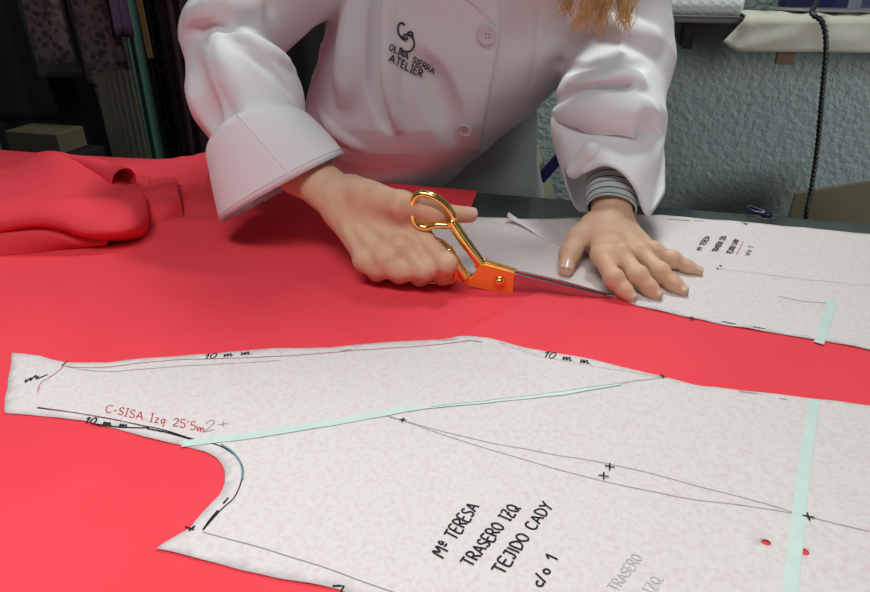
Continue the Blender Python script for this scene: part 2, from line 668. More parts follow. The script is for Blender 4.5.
def strokes(text, gap=.16):
    out, x = [], 0.0
    for ch in text:
        wd, st = G[ch]
        for s in st:
            out.append([(x + p[0], p[1]) for p in s])
        x += wd + gap
    return out, x - gap


# ================================================================== STRUCTURE
def wall_plane(name, s0, s1, r, z0, z1, m):
    a, b = tab(s0, r), tab(s1, r)
    n = np.array((-TN[0], -TN[1], 0)) * 0.08
    v = []
    for z in (z0, z1):
        for q in (a, b, b + n, a + n):
            v.append((q[0], q[1], z))
    f = [(0, 1, 5, 4), (1, 2, 6, 5), (2, 3, 7, 6), (3, 0, 4, 7), (4, 5, 6, 7), (3, 2, 1, 0)]
    o = link(name, v, f, m, smooth=False)
    o['kind'] = 'structure'
    return o


WR = -0.66     # wall distance behind the table's back edge
wall_plane('wall_back', -3.0, 2.0, WR, 0, 2.6, M['wall'])
fl = link('floor', [(-3.2, -1.6, 0), (3.0, -1.6, 0), (3.0, 3.6, 0), (-3.2, 3.6, 0),
                    (-3.2, -1.6, -.05), (3.0, -1.6, -.05), (3.0, 3.6, -.05), (-3.2, 3.6, -.05)],
          [(0, 1, 2, 3), (7, 6, 5, 4), (0, 4, 5, 1), (1, 5, 6, 2), (2, 6, 7, 3), (3, 7, 4, 0)], M['floor'], smooth=False)
fl['kind'] = 'structure'

# ================================================================== CUTTING TABLE
ROTT = math.atan2(TE[1], TE[0])
SL, SR, RF = -1.05, 1.0, 1.35
tc = tab((SL + SR) / 2, RF / 2)
table = empty('cutting_table', (tc[0], tc[1], 0), 'dark glossy cutting table under the red fabric', 'table')
from_bm('tabletop', box_bm((tc[0], tc[1], TZ - 0.0155), (SR - SL, RF, 0.030), ROTT, 0.004), M['table'], table)
for s, r in ((SL + .08, .08), (SR - .08, .08), (SL + .08, RF - .08), (SR - .08, RF - .08)):
    p = tab(s, r)
    from_bm('leg', box_bm((p[0], p[1], (TZ - 0.031) / 2), (.05, .05, TZ - 0.031), ROTT, .004), M['tableleg'], table)


# ================================================================== RED FABRIC
def seg_sd(x, y, a, b):
    """signed side distance and clamped parameter for line a->b"""
    d = np.array(b) - np.array(a)
    L = np.linalg.norm(d)
    d = d / L
    px, py = x - a[0], y - a[1]
    return px * (-d[1]) + py * d[0], (px * d[0] + py * d[1]) / L, L


CR0 = PZ(452, 342)[:2]
CR1 = PZ(532, 299)[:2]


def hfab(x, y):
    x = np.asarray(x, float); y = np.asarray(y, float)
    h = 0.0016 + 0.0009 * np.sin(9 * x + 4 * y + .6) * np.sin(7 * y - 3 * x) + 0.0004 * np.sin(31 * x + 13 * y) * np.sin(23 * y - 9 * x + 1)
    # lifted layer with a soft step along the crease by the scissors' tip
    sd, t, L = seg_sd(x, y, CR0, CR1)
    env = np.exp(-np.maximum(np.abs(t - .56) - .30, 0) ** 2 / .05)
    up = 1 / (1 + np.exp(sd / 0.0022))            # right-hand side of the line
    h = h + 0.0095 * up * np.exp(-np.maximum(-sd, 0) / 0.055) * env
    # slow waves towards the bunched heap
    s, r = to_sr(x, y)
    fall = 1 / (1 + np.exp((s + .42) / .05))
    h = h + fall * 0.004 * (1 + np.sin(26 * r + 8 * s))
    fold = np.exp(-((y - .80 - .22 * (x + .45)) / .018) ** 2) * 1 / (1 + np.exp((x + .25) / .04)) * (x > -.9)
    h = h + .006 * fold
    return h


def rmin(s):
    return np.interp(s, [-1.2, -.5, -.30, -.10, -.068, -.058, .0, .1, .3, 1.2], [-.012, -.012, -.006, -.003, -.001, .14, .17, .2, .16, .16])


fab = empty('red_fabric', tab(-.3, .5), 'wide red crepe fabric spread over the table, bunched at the back left', 'fabric')
ss = np.concatenate([np.arange(-1.02, -.12, .006), np.arange(-.12, -.03, .002), np.arange(-.03, .97, .006)])
nr = 230
sv, sf = [], []
tt = np.linspace(0, 1, nr)
for s in ss:
    r0 = rmin(s)
    r = r0 + (1.32 - r0) * tt
    x = TA[0] + TE[0] * s + TN[0] * r
    y = TA[1] + TE[1] * s + TN[1] * r
    z = hfab(x, y)
    sv.append(np.stack([x, y, TZ + z], 1))
ns = len(ss)
top = np.concatenate(sv)
bot = top.copy(); bot[:, 2] -= 0.0012
V = np.concatenate([top, bot])
I = np.arange(ns * nr).reshape(ns, nr)
q = np.stack([I[:-1, :-1], I[1:, :-1], I[1:, 1:], I[:-1, 1:]], -1).reshape(-1, 4)[:, ::-1]
N0 = ns * nr
edge = list(I[:, 0]) + list(I[-1, 1:]) + list(I[-2::-1, -1]) + list(I[0, -2:0:-1])
ef = [(edge[i], edge[(i + 1) % len(edge)], edge[(i + 1) % len(edge)] + N0, edge[i] + N0) for i in range(len(edge))]
link('cloth_sheet', V, [tuple(a) for a in q] + [tuple(a[::-1] + N0) for a in q] + ef, M['red'], fab)

# bunched folds at the back left: overlapping draped layers of the same cloth
def drape(rows, nu=10, nv=8):
    """rows of (u, v, h) -> smooth cloth layer with its own thickness"""
    P = np.array([spline([PZ(*p) for p in r], nu) for r in rows])
    P = np.stack([spline(P[:, k], nv) for k in range(P.shape[1])], 1)
    n, m = P.shape[:2]
    for a in range(n):
        for b in range(m):
            q = Vector(P[a, b])
            P[a, b, 2] += .0040 * noise.noise(Vector((q.x * 16, q.y * 26, q.z * 20))) + .0016 * (1 - 2 * abs(noise.noise(Vector((q.x * 30 + q.y * 20, q.y * 45, 1.5)))))
    P[:, :, 2] = np.maximum(P[:, :, 2], TZ + .0015)
    du, dv = np.gradient(P, axis=1), np.gradient(P, axis=0)
    nn = np.cross(du, dv)
    nn /= np.linalg.norm(nn, axis=2)[:, :, None] + 1e-12
    nn *= np.sign(nn[n // 2, m // 2, 2] + 1e-9)
    T = P.reshape(-1, 3)
    Bq = (P - nn * .0016).reshape(-1, 3)
    N = len(T)
    I = np.arange(N).reshape(n, m)
    f = []
    for a in range(n - 1):
        for b in range(m - 1):
            q = (I[a, b], I[a, b + 1], I[a + 1, b + 1], I[a + 1, b])
            f.append(q); f.append(tuple(x + N for x in q[::-1]))
    ed = list(I[0]) + list(I[1:, -1]) + list(I[-1, -2::-1]) + list(I[-2:0:-1, 0])
    for k in range(len(ed)):
        a, b = ed[k], ed[(k + 1) % len(ed)]
        f.append((b, a, a + N, b + N))
    return list(T) + list(Bq), f


hg = Geo()
# rear hump
hg.add(drape([[(-110, 172, .0), (0, 170, .0), (50, 164, .0), (100, 172, .0), (150, 180, .0)],
              [(-110, 174, .034), (-10, 172, .040), (50, 152, .062), (98, 166, .044), (150, 179, .020)],
              [(-110, 190, .048), (0, 192, .046), (60, 186, .048), (108, 195, .036), (152, 200, .016)],
              [(-110, 228, .030), (0, 228, .030), (70, 222, .030), (115, 222, .020), (155, 222, .003)]]))
# flat piece to the right with a short standing end
hg.add(drape([[(108, 172, .0), (160, 166, .0), (207, 162, .0)],
              [(112, 167, .020), (160, 160, .024), (209, 152, .024)],
              [(112, 178, .014), (160, 174, .014), (209, 168, .014)],
              [(112, 188, .003), (160, 187, .002), (207, 186, .002)]]))
# block right of the loop
hg.add(drape([[(130, 180, .004), (158, 178, .004), (176, 177, .004)],
              [(132, 187, .022), (160, 184, .024), (177, 184, .020)],
              [(136, 208, .026), (165, 205, .026), (181, 203, .018)],
              [(140, 232, .003), (166, 226, .004), (184, 221, .002)]]))
# low layer at the left
hg.add(drape([[(-110, 218, .034), (39, 216, .032), (80, 226, .024), (110, 240, .010)],
              [(-110, 240, .026), (30, 233, .026), (75, 241, .014), (108, 246, .004)],
              [(-110, 268, .0), (20, 256, .0), (70, 250, .0), (108, 248, .0)]]))
# front sweep ending in the turned loop: sections along its length
hg.add(drape([[(-110, 200, .032), (-110, 214, .052), (-110, 236, .034), (-110, 246, .012)],
              [(-20, 192, .036), (-20, 207, .054), (-22, 230, .034), (-24, 240, .012)],
              [(45, 188, .038), (45, 203, .055), (40, 226, .036), (38, 230, .014)],
              [(92, 193, .034), (90, 204, .050), (94, 232, .030), (96, 243, .004)],
              [(120, 188, .032), (126, 200, .048), (132, 228, .028), (134, 241, .002)],
              [(134, 184, .030), (144, 193, .040), (149, 216, .026), (148, 233, .002)],
              [(128, 196, .026), (136, 206, .026), (139, 222, .018), (138, 236, .002)]]))
# rolled tube along the rear hump, open towards the right
P = spline([PZ(66, 160, .052), PZ(95, 168, .049), PZ(124, 181, .040)], 8)
Pr = np.linspace(.009, .020, len(P))
to = tube_geo(P, Pr, 28, caps=False)
ti = tube_geo(P, Pr - .0018, 28, caps=False)
nt_ = len(to[0])
hg.add((list(to[0]) + list(ti[0]), to[1] + [tuple(x + nt_ for x in q[::-1]) for q in ti[1]] +
        [(nt_ - 28 + k, nt_ - 28 + (k + 1) % 28, 2 * nt_ - 28 + (k + 1) % 28, 2 * nt_ - 28 + k) for k in range(28)]))
hg.build('bunched_folds', M['red'], fab)


# ================================================================== PAPER PATTERNS
def hpap(x, y):
    x = np.asarray(x, float); y = np.asarray(y, float)
    return hfab(x, y) + 0.0012 + 0.0005 * np.sin(47 * x + 11 * y) * np.sin(39 * y - 21 * x) + 0.0003 * np.sin(120 * x - 60 * y) * np.sin(90 * y + 40 * x)


def inside(poly, x, y):
    n = len(poly); c = False
    j = n - 1
    for i in range(n):
        if (poly[i][1] > y) != (poly[j][1] > y) and x < (poly[j][0] - poly[i][0]) * (y - poly[i][1]) / (poly[j][1] - poly[i][1]) + poly[i][0]:
            c = not c
        j = i
    return c


def paper(name, outline, holes, parent, step=.008, curl=0.0):
    P = np.array([PZ(u, v)[:2] for u, v in outline])
    P = resample(np.vstack([P, P[:1]]), .006)[:-1]
    # small hand-cut irregularity
    for i in range(len(P)):
        w_ = noise.noise(Vector((P[i][0] * 60, P[i][1] * 60, 3.3)))
        P[i] += 0.0009 * w_
    pts = [Vector(p) for p in P]
    edges = [(i, (i + 1) % len(P)) for i in range(len(P))]
    hl = []
    for (u, v, rr) in holes:
        c = PZ(u, v)[:2]
        b = len(pts)
        ring = [(c[0] + rr * math.cos(a * math.pi / 8) * 1.1, c[1] + rr * math.sin(a * math.pi / 8)) for a in range(16)]
        pts += [Vector(p) for p in ring]
        edges += [(b + i, b + (i + 1) % 16) for i in range(16)]
        hl.append(ring)
    lo, hi = P.min(0), P.max(0)
    Pl = [tuple(p) for p in P]
    for x in np.arange(lo[0], hi[0], step):
        for y in np.arange(lo[1], hi[1], step):
            xx, yy = x + random.uniform(-.2, .2) * step, y + random.uniform(-.2, .2) * step
            if inside(Pl, xx, yy) and min((P[:, 0] - xx) ** 2 + (P[:, 1] - yy) ** 2) > (step * .45) ** 2:
                pts.append(Vector((xx, yy)))
    vo, eo, fo, *_ = delaunay_2d_cdt(pts, edges, [], 0, 1e-6)
    vo = np.array([tuple(v) for v in vo])
    fs = []
    for f in fo:
        c = vo[list(f)].mean(0)
        if not inside(Pl, c[0], c[1]):
            continue
        if any(inside(h, c[0], c[1]) for h in hl):
            continue
        fs.append(tuple(f))
    z = hpap(vo[:, 0], vo[:, 1])
    V = np.column_stack([vo, TZ + z])
    n = len(V)
    V2 = V.copy(); V2[:, 2] -= .0003
    from collections import Counter
    cnt = Counter()
    for f in fs:
        for i in range(len(f)):
            cnt[(f[i], f[(i + 1) % len(f)])] += 1
    be = [e for e in cnt if (e[1], e[0]) not in cnt]
    allf = fs + [tuple(i + n for i in f[::-1]) for f in fs] + [(b, a, a + n, b + n) for a, b in be]
    return link(name, np.vstack([V, V2]), allf, M['paper'], parent)


UP = np.array((0, 0, 1.0))


def on_paper(P2, lift=.0004):
    P2 = np.asarray(P2, float)
    return np.column_stack([P2, TZ + hpap(P2[:, 0], P2[:, 1]) + lift])


def pen(name, lines, width, m, parent, lift=.0004, smooth=True, label=None):
    for ln in lines:
        P = np.array([PZ(u, v)[:2] for u, v in ln])
        if smooth and len(P) > 2:
            P = spline(P, 6)
        P = resample(P, .003)
        Geo().add(ribbon(on_paper(P, lift), width, UP)).build(name, m, parent, label=label)


def note(name, text, p0, p1, up, width, m, parent, lift=.0005, label=None, jitter=.02):
    """handwriting from photo point p0 to p1 (baseline), cap vector up (photo px at p0)"""
    st, wd = strokes(text)
    a = PZ(*p0)[:2]; b = PZ(*p1)[:2]
    c = PZ(p0[0] + up[0], p0[1] + up[1])[:2] - a
    g = Geo()
    for s in st:
        P = np.array([a + (b - a) * (x + random.uniform(-jitter, jitter)) / wd + c * (y + random.uniform(-jitter, jitter)) for x, y in s])
        if len(P) > 3:
            P = spline(P, 4)
        P = resample(P, .0012)
        if len(P) < 2:
            continue
        g.add(ribbon(on_paper(P, lift), width, UP))
    return g.build(name, m, parent, label=label)


def crosses(name, pts, size, width, m, parent):
    for (u, v) in pts:
        g = Geo()
        c = PZ(u, v)[:2]
        for d in (TE, TN):
            P = np.array([c - d * size, c + d * size])
            g.add(ribbon(on_paper(resample(P, .002), .0010), width, UP))
        g.build(name, m, parent)


near_out = [(14, 356), (42, 359), (54, 364), (66, 366), (110, 365), (128, 362), (200, 356), (255, 352), (330, 349), (400, 343), (455, 341),
            (490, 345), (530, 354), (590, 363), (650, 377), (700, 388), (770, 396), (830, 402), (930, 414),
            (1010, 640), (900, 760), (560, 668), (470, 637), (400, 612), (340, 594), (280, 582), (225, 569), (190, 559), (157, 551),
            (176, 540), (192, 531), (200, 520), (211, 508), (221, 497), (226, 484), (225, 472), (219, 461), (205, 454), (190, 450), (172, 446),
            (150, 441), (120, 432), (85, 424), (39, 419), (5, 417)]
c0 = PZ(430, 480)
near = empty('paper_pattern', c0, 'large mottled white paper pattern on the red fabric nearest the camera', 'sewing pattern')
paper('paper_sheet', near_out, [(765, 545.5, .0026), (803.5, 554.5, .0026)], near)

pen('tape_strip', [[(183, 447), (260, 438), (385, 416), (420, 411)], ], .0075, M['tape'], near, .0006, False, 'pale green tape across the shoulder')
pen('tape_strip', [[(372, 420), (420, 412), (500, 403), (560, 397), (620, 387)]], .0040, M['tape'], near, .0007, False)
pen('tape_strip', [[(813, 402), (808, 440), (800, 500), (793, 560), (783, 640)]], .0082, M['tape'], near, .0006, False, 'pale green tape down the right side')
pen('pen_line', [[(39, 412), (95, 419), (150, 430), (190, 441), (220, 449), (238, 461), (243, 478), (236, 499), (222, 513), (204, 534)]], .0009, M['ink'], near)
pen('pen_line', [[(148, 432), (175, 438), (205, 446)], [(204, 534), (213, 521), (219, 514)], [(95, 427), (120, 430), (150, 431)]], .0013, M['ink'], near, .0005)
pen('pen_line', [[(222, 448), (234, 456), (243, 470), (243, 484)]], .0014, M['greenpen'], near, .0006)
pen('pencil_line', [[(204, 536), (250, 548), (330, 574), (420, 606)]], .0006, M['pencil'], near)
pen('pencil_line', [[(384, 417), (402, 424), (500, 448), (620, 470), (740, 500), (806, 519), (880, 537)]], .0005, M['pencil'], near)
pen('pencil_line', [[(384, 417), (402, 424), (500, 456), (600, 484), (680, 500), (760, 511), (806, 519)]], .0005, M['pencil'], near)
pen('pencil_line', [[(430, 411), (500, 402), (560, 395), (660, 381)]], .0006, M['pencil'], near, .0008)
pen('pencil_line', [[(500, 349), (540, 361), (600, 371), (665, 381)]], .0004, M['faint'], near)
pen('pencil_line', [[(70, 371), (110, 375), (180, 368), (235, 366), (280, 363)]], .0005, M['pencil'], near)
pen('red_line', [[(66, 370), (100, 371), (140, 366), (190, 361), (260, 360), (340, 354), (420, 348), (470, 346)]], .0008, M['redline'], near)
pen('red_line', [[(39, 397), (43, 387), (55, 379), (66, 369)], [(39, 411), (80, 417), (140, 427)]], .0008, M['redline'], near)
pen('stitch_marks', [[(433, 342), (458, 344)], [(469, 346), (482, 348)], [(738, 394), (757, 397)], [(778, 401), (787, 403)], [(340, 353), (352, 352)]], .0008, M['pencil'], near, .0006)
pen('notch_mark', [[(63, 370), (69, 365)], [(38, 384), (49, 379)], [(186, 531), (195, 534)], [(190, 535), (196, 530)], [(224, 507), (229, 501)], [(333, 591), (345, 590), (341, 596)]], .0012, M['ink'], near, .0006, False)
crosses('notch_mark', [(662, 380), (403, 424)], .0026, .0013, M['ink'], near)
crosses('notch_mark', [(609, 470.5), (603, 480), (807, 520)], .0036, .0011, M['ink'], near)
note('handwritten_note', 'Ma TERESA', (443.5, 562.5), (479, 511), (-12, -6.5), .0013, M['ink'], near)
note('handwritten_note', 'TRASERO IZQ', (472, 571.5), (520, 512), (-12, -5.5), .0013, M['ink'], near)
note('handwritten_note', 'TEJiDO CADY', (503, 579), (553, 509), (-12, -5.5), .0013, M['ink'], near)
note('handwritten_note', 'c/o 1', (541, 592), (558, 562), (-12.5, -5), .0013, M['ink'], near)
note('pencil_note', 'TRASERO', (617, 596), (642, 562), (-11, -5), .0007, M['faint'], near, label='faint pencil note')
note('pencil_note', 'IZQ.', (652, 598), (664, 581), (-11, -5), .0007, M['faint'], near, label='faint pencil note')
note('red_note', "C-SISA Izq 25'5m", (106, 415), (206, 436), (2.5, -7.5), .0008, M['redpen'], near, label='note in red pen')
note('pencil_note', '2+', (205, 435), (228, 430), (1, -10), .0006, M['pencil'], near)
note('seam_note', '10 m m.', (204, 361), (254, 357), (3, -5.5), .0011, M['ink'], near)
note('seam_note', '10 m m.', (542, 362), (592, 369), (4, -6), .0011, M['ink'], near)
note('seam_note', '10 m m', (85, 426), (128, 431), (4, -6), .0012, M['ink'], near)
note('seam_note', 'm', (26, 388), (40, 382), (3, -7), .0012, M['ink'], near)

far_out = [(405, 216), (440, 213), (478, 219), (520, 221), (560, 221), (580, 219), (610, 216), (660, 216), (700, 220), (740, 223), (790, 228), (830, 232),
           (920, 241), (960, 300), (940, 368), (830, 344), (790, 338), (740, 330), (690, 320), (640, 309), (612, 299), (560, 286), (515, 280),
           (470, 276), (420, 262), (400, 240)]
farp = empty('paper_pattern', PZ(660, 260), 'smaller-looking white paper pattern at the back under the flat hand', 'sewing pattern')
paper('paper_sheet', far_out, [], farp)
pen('tape_strip', [[(831, 303), (826, 322), (818, 346)]], .0085, M['tape'], farp, .0006, False)
pen('pencil_line', [[(716, 271), (760, 276), (820, 283), (880, 290)]], .0006, M['faint'], farp)
pen('pencil_line', [[(778, 299), (800, 303), (826, 306)]], .0008, M['pencil'], farp)
pen('pencil_line', [[(480, 222), (520, 232), (556, 246)]], .0006, M['faint'], farp)
pen('pencil_line', [[(668, 221), (690, 222)], [(694, 222), (703, 223)], [(722, 324), (735, 327)], [(752, 330), (764, 332)], [(572, 219), (582, 218)], [(740, 224), (748, 226)]], .0012, M['ink'], farp, .0006, False)
crosses('notch_mark', [(745, 226), (691, 321)], .003, .0012, M['ink'], farp)
crosses('notch_mark', [(717, 271), (720, 268)], .002, .0011, M['ink'], farp)
note('handwritten_note', 'Ma TERESA', (701, 253), (710, 238.5), (-5, -1), .0013, M['ink'], farp)
note('handwritten_note', 'TRASERO IZQ', (716.5, 254.5), (726, 238.5), (-5, -1), .0014, M['ink'], farp)
note('handwritten_note', 'TEJiDO CADY', (731, 256.5), (739, 241.5), (-5, -1), .0014, M['ink'], farp)
note('handwritten_note', 'c/o 1', (748, 258), (753, 249), (-5, -1), .0013, M['ink'], farp)
pen('red_line', [[(736, 257), (743, 243)]], .0008, M['redpen'], farp)

cu = [[(509, 212, .016), (516, 217, .010), (534, 228, .006), (560, 246, .003)],
      [(508, 216, .014), (517, 222, .008), (536, 233, .005), (561, 249, .003)],
      [(514, 222, .005), (522, 226, .0045), (540, 237, .004), (562, 250, .003)]]
v, f = drape(cu, 6, 5)
link('curled_edge', v, f, M['paper'], farp)

# ================================================================== SHEARS
P0 = PY(500, 280, .632)
P1 = PZ(612, 296.5, .0045)
P2 = PY(430, 200, .643)
SN = np.cross(P1 - P0, P2 - P0)
SN /= np.linalg.norm(SN)
if SN[1] > 0:
    SN = -SN            # towards the camera


def PP(u, v, off=0.0):
    d = ray(u, v)
    t = ((P0 - CAM) @ SN) / (d @ SN)
    return CAM + d * t + SN * off


shears = empty('tailor_shears', PZ(500, 292, .002), 'gold handled tailor shears cutting the red fabric, held in a fist', 'scissors')


def plate(name, px, off, th, m, bevel=.0007, parent=None):
    bm = bmesh.new()
    vf = prism([PP(u, v, off) for u, v in px], SN, th)
    vs = [bm.verts.new(tuple(p)) for p in vf[0]]
    for f in vf[1]:
        bm.faces.new([vs[i] for i in f])
    bmesh.ops.recalc_face_normals(bm, faces=bm.faces)
    if bevel:
        bmesh.ops.bevel(bm, geom=list(bm.edges), offset=bevel, segments=2, affect='EDGES', profile=.5)
    return from_bm(name, bm, m, parent or shears)


def bow(name, loop, shaft, rl, rs, off, parent=None):
    g = Geo()
    L = spline([PP(u, v, off) for u, v in loop], 8, True)
    g.add(tube_geo(L, rl, 14, True, flat=(SN, 1.25)))
    Sx = spline([PP(u, v, off) for u, v in shaft], 8)
    g.add(tube_geo(Sx, np.linspace(rs[0], rs[1], len(Sx)), 14, flat=(SN, 1.0)))
    return g.build(name, M['gold'], parent or shears)


plate('lower_blade', [(512, 272), (560, 283.5), (613, 296.5), (590, 298), (550, 297), (512, 292)], .0012, .0022, M['steel'], .0003)
plate('upper_blade', [(512, 269.5), (560, 280.5), (613, 295.5), (580, 293), (512, 286)], -.0014, .0022, M['steel'], .0003)
plate('blade_shank', [(471, 277), (481, 263), (488, 263.5), (515, 271), (513, 291.5), (485, 288), (467, 283.5), (458, 278), (449, 262), (446, 247), (452, 252), (462, 267)], .0022, .0050, M['orange'], .0008)
plate('rear_shank', [(478, 259), (484, 261), (517, 270.5), (515, 284), (490, 278), (474, 268)], -.0030, .0045, M['gold'], .0008)
bow('thumb_bow', [(453, 219), (446, 207), (435, 198.5), (422, 194.5), (414, 199), (411, 212), (415, 224), (424, 228.5), (437, 226), (449, 226)],
    [(450, 221), (461, 238), (472, 253), (481, 265)], .0040, (.0062, .0058), -.003)
bow('finger_bow', [(450, 251), (441, 242), (426, 238), (408, 242), (396, 255), (397, 270), (412, 278), (432, 281.5), (453, 281), (456, 266)],
    [(448, 248), (456, 262), (466, 278)], .0036, (.005, .006), .001)
# pivot screw
g = Geo()
c = PP(500, 280, .0048)
g.add(tube_geo([c, c + SN * .0012, c + SN * .0016], [.0068, .0066, .0050], 28))
g.add(tube_geo([c + SN * .0008, c + SN * .0026, c + SN * .0036, c + SN * .0040], [.0046, .0043, .0030, .0008], 28))
g.build('pivot_screw', M['gold'], shears)

# ================================================================== PERSON
person = empty('person', (0.06, 1.22, 0), 'person in a white lab coat leaning over the table, cutting red fabric with shears', 'person')


def chain(prims, pts, radii, k, n=None, s=1.0):
    for i in range(len(pts) - 1):
        prims.append(Cone(pts[i], pts[i + 1], radii[i], radii[i + 1], k, n, s))


nails = []


def nail(base, tip, upv, wid, length, rad):
    """curved nail plate on top of a finger end"""
    ax = tip - base
    ax = ax / np.linalg.norm(ax)
    upv = upv - ax * (upv @ ax)
    upv /= np.linalg.norm(upv)
    sd = np.cross(ax, upv)
    v, f = [], []
    nu, nv = 7, 6
    for layer in (0, 1):
        for i in range(nv + 1):
            t = i / nv
            wloc = wid * (0.80 + .35 * math.sin(math.pi * min(t * .9 + .05, 1)))
            for j in range(nu + 1):
                a = (j / nu - .5) * 2
                ang = a * .85
                p = tip + ax * (length * (t - .62)) + sd * (wloc / 2 * math.sin(ang) / math.sin(.85)) + upv * (rad * (1.05 - (1 - math.sqrt(max(0.05, 1 - (wloc / 2 * math.sin(ang) / math.sin(.85) / rad) ** 2)))) - .10 * rad * t * t - layer * .0010 + .0002)
                v.append(p)
    n1 = (nu + 1) * (nv + 1)
    for i in range(nv):
        for j in range(nu):
            q = (i * (nu + 1) + j, i * (nu + 1) + j + 1, (i + 1) * (nu + 1) + j + 1, (i + 1) * (nu + 1) + j)
            f.append(q)
            f.append(tuple(n1 + x for x in q[::-1]))
    nails.append((v, f))


# ---- flat hand (photo right)
LH = []
wr = PZ(611, 217, .040)
EL = PY(622, 62, .985)
ER = PY(224, 46, .935)
fa = wr + (EL - wr) * .22
fa2 = wr + (EL - wr) * .62
LH.append(Cone(fa2, fa, .032, .028, .02, (0, .5, 1), .85))
LH.append(Cone(fa, wr, .028, .0255, .02, (0, .5, 1), .78))
hn = np.array((.05, -.35, 1.0))
fing = {
    'index': ([(597, 226, .038), (601, 256, .0275), (614, 279, .0205), (624, 290, .0125), (630.5, 296.5, .0075)], [.0125, .0108, .0094, .0084, .0070]),
    'middle': ([(606, 224, .040), (620, 254, .030), (638, 276, .0215), (649, 287.5, .0125), (656.5, 294.5, .0075)], [.0125, .0110, .0096, .0086, .0071]),
    'ring': ([(614, 224, .038), (640, 252, .027), (660, 272, .0195), (674, 284, .0115), (682.5, 290.5, .0073)], [.0120, .0105, .0092, .0082, .0069]),
    'pinky': ([(621, 225, .033), (653, 252, .0215), (672, 259, .0165), (687, 266.5, .0105), (698, 271, .0068)], [.0115, .0095, .0082, .0073, .0062]),
}
for nm, (pp, rr) in fing.items():
    Q = [PZ(*p) for p in pp]
    LH.append(Cone(Q[0], Q[1], rr[0], rr[1], .016, hn, .85))
    chain(LH, Q[1:], rr[1:], .006)
    LH.append(Cone(Q[2], Q[2] + np.array((0, 0, .001)), rr[2] * 1.06, rr[2] * 1.06, .006))
    # tendon and knuckle
    LH.append(Cone(Q[1] + hn * .002, Q[1] + hn * .003, rr[1] * .88, rr[1] * .88, .010))
    nail(Q[3], Q[4], np.array((0, -.25, 1.0)), rr[4] * 1.40, .0105, rr[4])
# palm body
LH.append(Cone(PZ(604, 232, .026), PZ(622, 247, .018), .017, .016, .02, hn, .8))
LH.append(Cone(PZ(622, 228, .026), PZ(642, 246, .016), .014, .012, .018, hn, .85))
th = [PZ(594, 226, .034), PZ(579, 238, .027), PZ(570, 254, .0175), PZ(566, 270, .0095)]
chain(LH, th, [.0155, .0128, .0110, .0088], .012)
LH.append(Cone(PZ(592, 232, .026), PZ(600, 246, .020), .013, .012, .016))
nail(th[2], th[3], np.array((.10, -.45, 1.0)), .0150, .0135, .0088)
lhV, lhF = sdf_mesh(LH, .0015, smooth_it=2)

# ---- fist on the shears (photo left)
RH = []
wr2 = PY(340, 200, .712)
fb = PY(300, 168, .775)
fb2 = fb + (ER - fb) * .45
bn = np.cross(PY(416, 226, .665) - wr2, PY(366, 262, .655) - wr2)
bn /= np.linalg.norm(bn)
if bn[1] > 0:
    bn = -bn
RH.append(Cone(fb2, fb, .033, .0295, .02, bn, .85))
RH.append(Cone(fb, wr2, .0295, .0265, .02, bn, .78))
fr = {
    'index': ([(352, 200, .712), (417, 230, .662), (447, 264, .620), (443, 276, .640), (428, 270, .664)], [.0140, .0118, .0100, .0092, .0078]),
    'middle': ([(348, 206, .705), (403, 248, .646), (425, 270, .624), (420, 277, .642), (410, 271, .664)], [.0140, .0118, .0100, .0092, .0078]),
    'ring': ([(344, 212, .702), (385, 260, .640), (401, 271, .632), (399, 276, .648), (392, 269, .664)], [.0135, .0112, .0095, .0086, .0074]),
    'pinky': ([(338, 214, .704), (365, 261, .648), (377, 269, .640), (377, 274, .652), (374, 268, .664)], [.0130, .0105, .0086, .0078, .0066]),
}
for nm, (pp, rr) in fr.items():
    Q = [PY(*p) for p in pp]
    for q in Q:
        q[2] = max(q[2], TZ + .0115)
    RH.append(Cone(Q[0], Q[1], rr[0], rr[1], .016, bn, .85))
    chain(RH, Q[1:], rr[1:], .009)
    RH.append(Cone(Q[1] + bn * .003, Q[1] + bn * .0035, rr[1] * .85, rr[1] * .85, .010))
    RH.append(Cone(Q[0] * .55 + Q[1] * .45 + bn * .0105, Q[1] + bn * .0100, .0022, .0034, .008))
RH.append(Cone(PY(401, 270, .635), PY(378, 268, .642), .0095, .0086, .010))
RH.append(Cone(PY(421, 270, .628), PY(401, 270, .635), .0098, .0095, .008))
RH.append(Cone(PY(352, 212, .715), PY(385, 238, .675), .019, .018, .02, bn, .8))
RH.append(Cone(PY(365, 205, .705), PY(402, 225, .676), .017, .016, .02, bn, .9))
th2 = [PY(352, 190, .715), PY(401, 204, .657), PY(437, 213, .657), PY(470, 215, .672)]
chain(RH, th2, [.0180, .0130, .0112, .0088], .010)
RH.append(Cone(PY(368, 202, .692), PY(400, 215, .668), .018, .0125, .014))
nail(th2[2], th2[3], np.array((-.1, -.35, 1.0)), .0145, .0135, .0088)
rhV, rhF = sdf_mesh(RH, .0015, smooth_it=2)

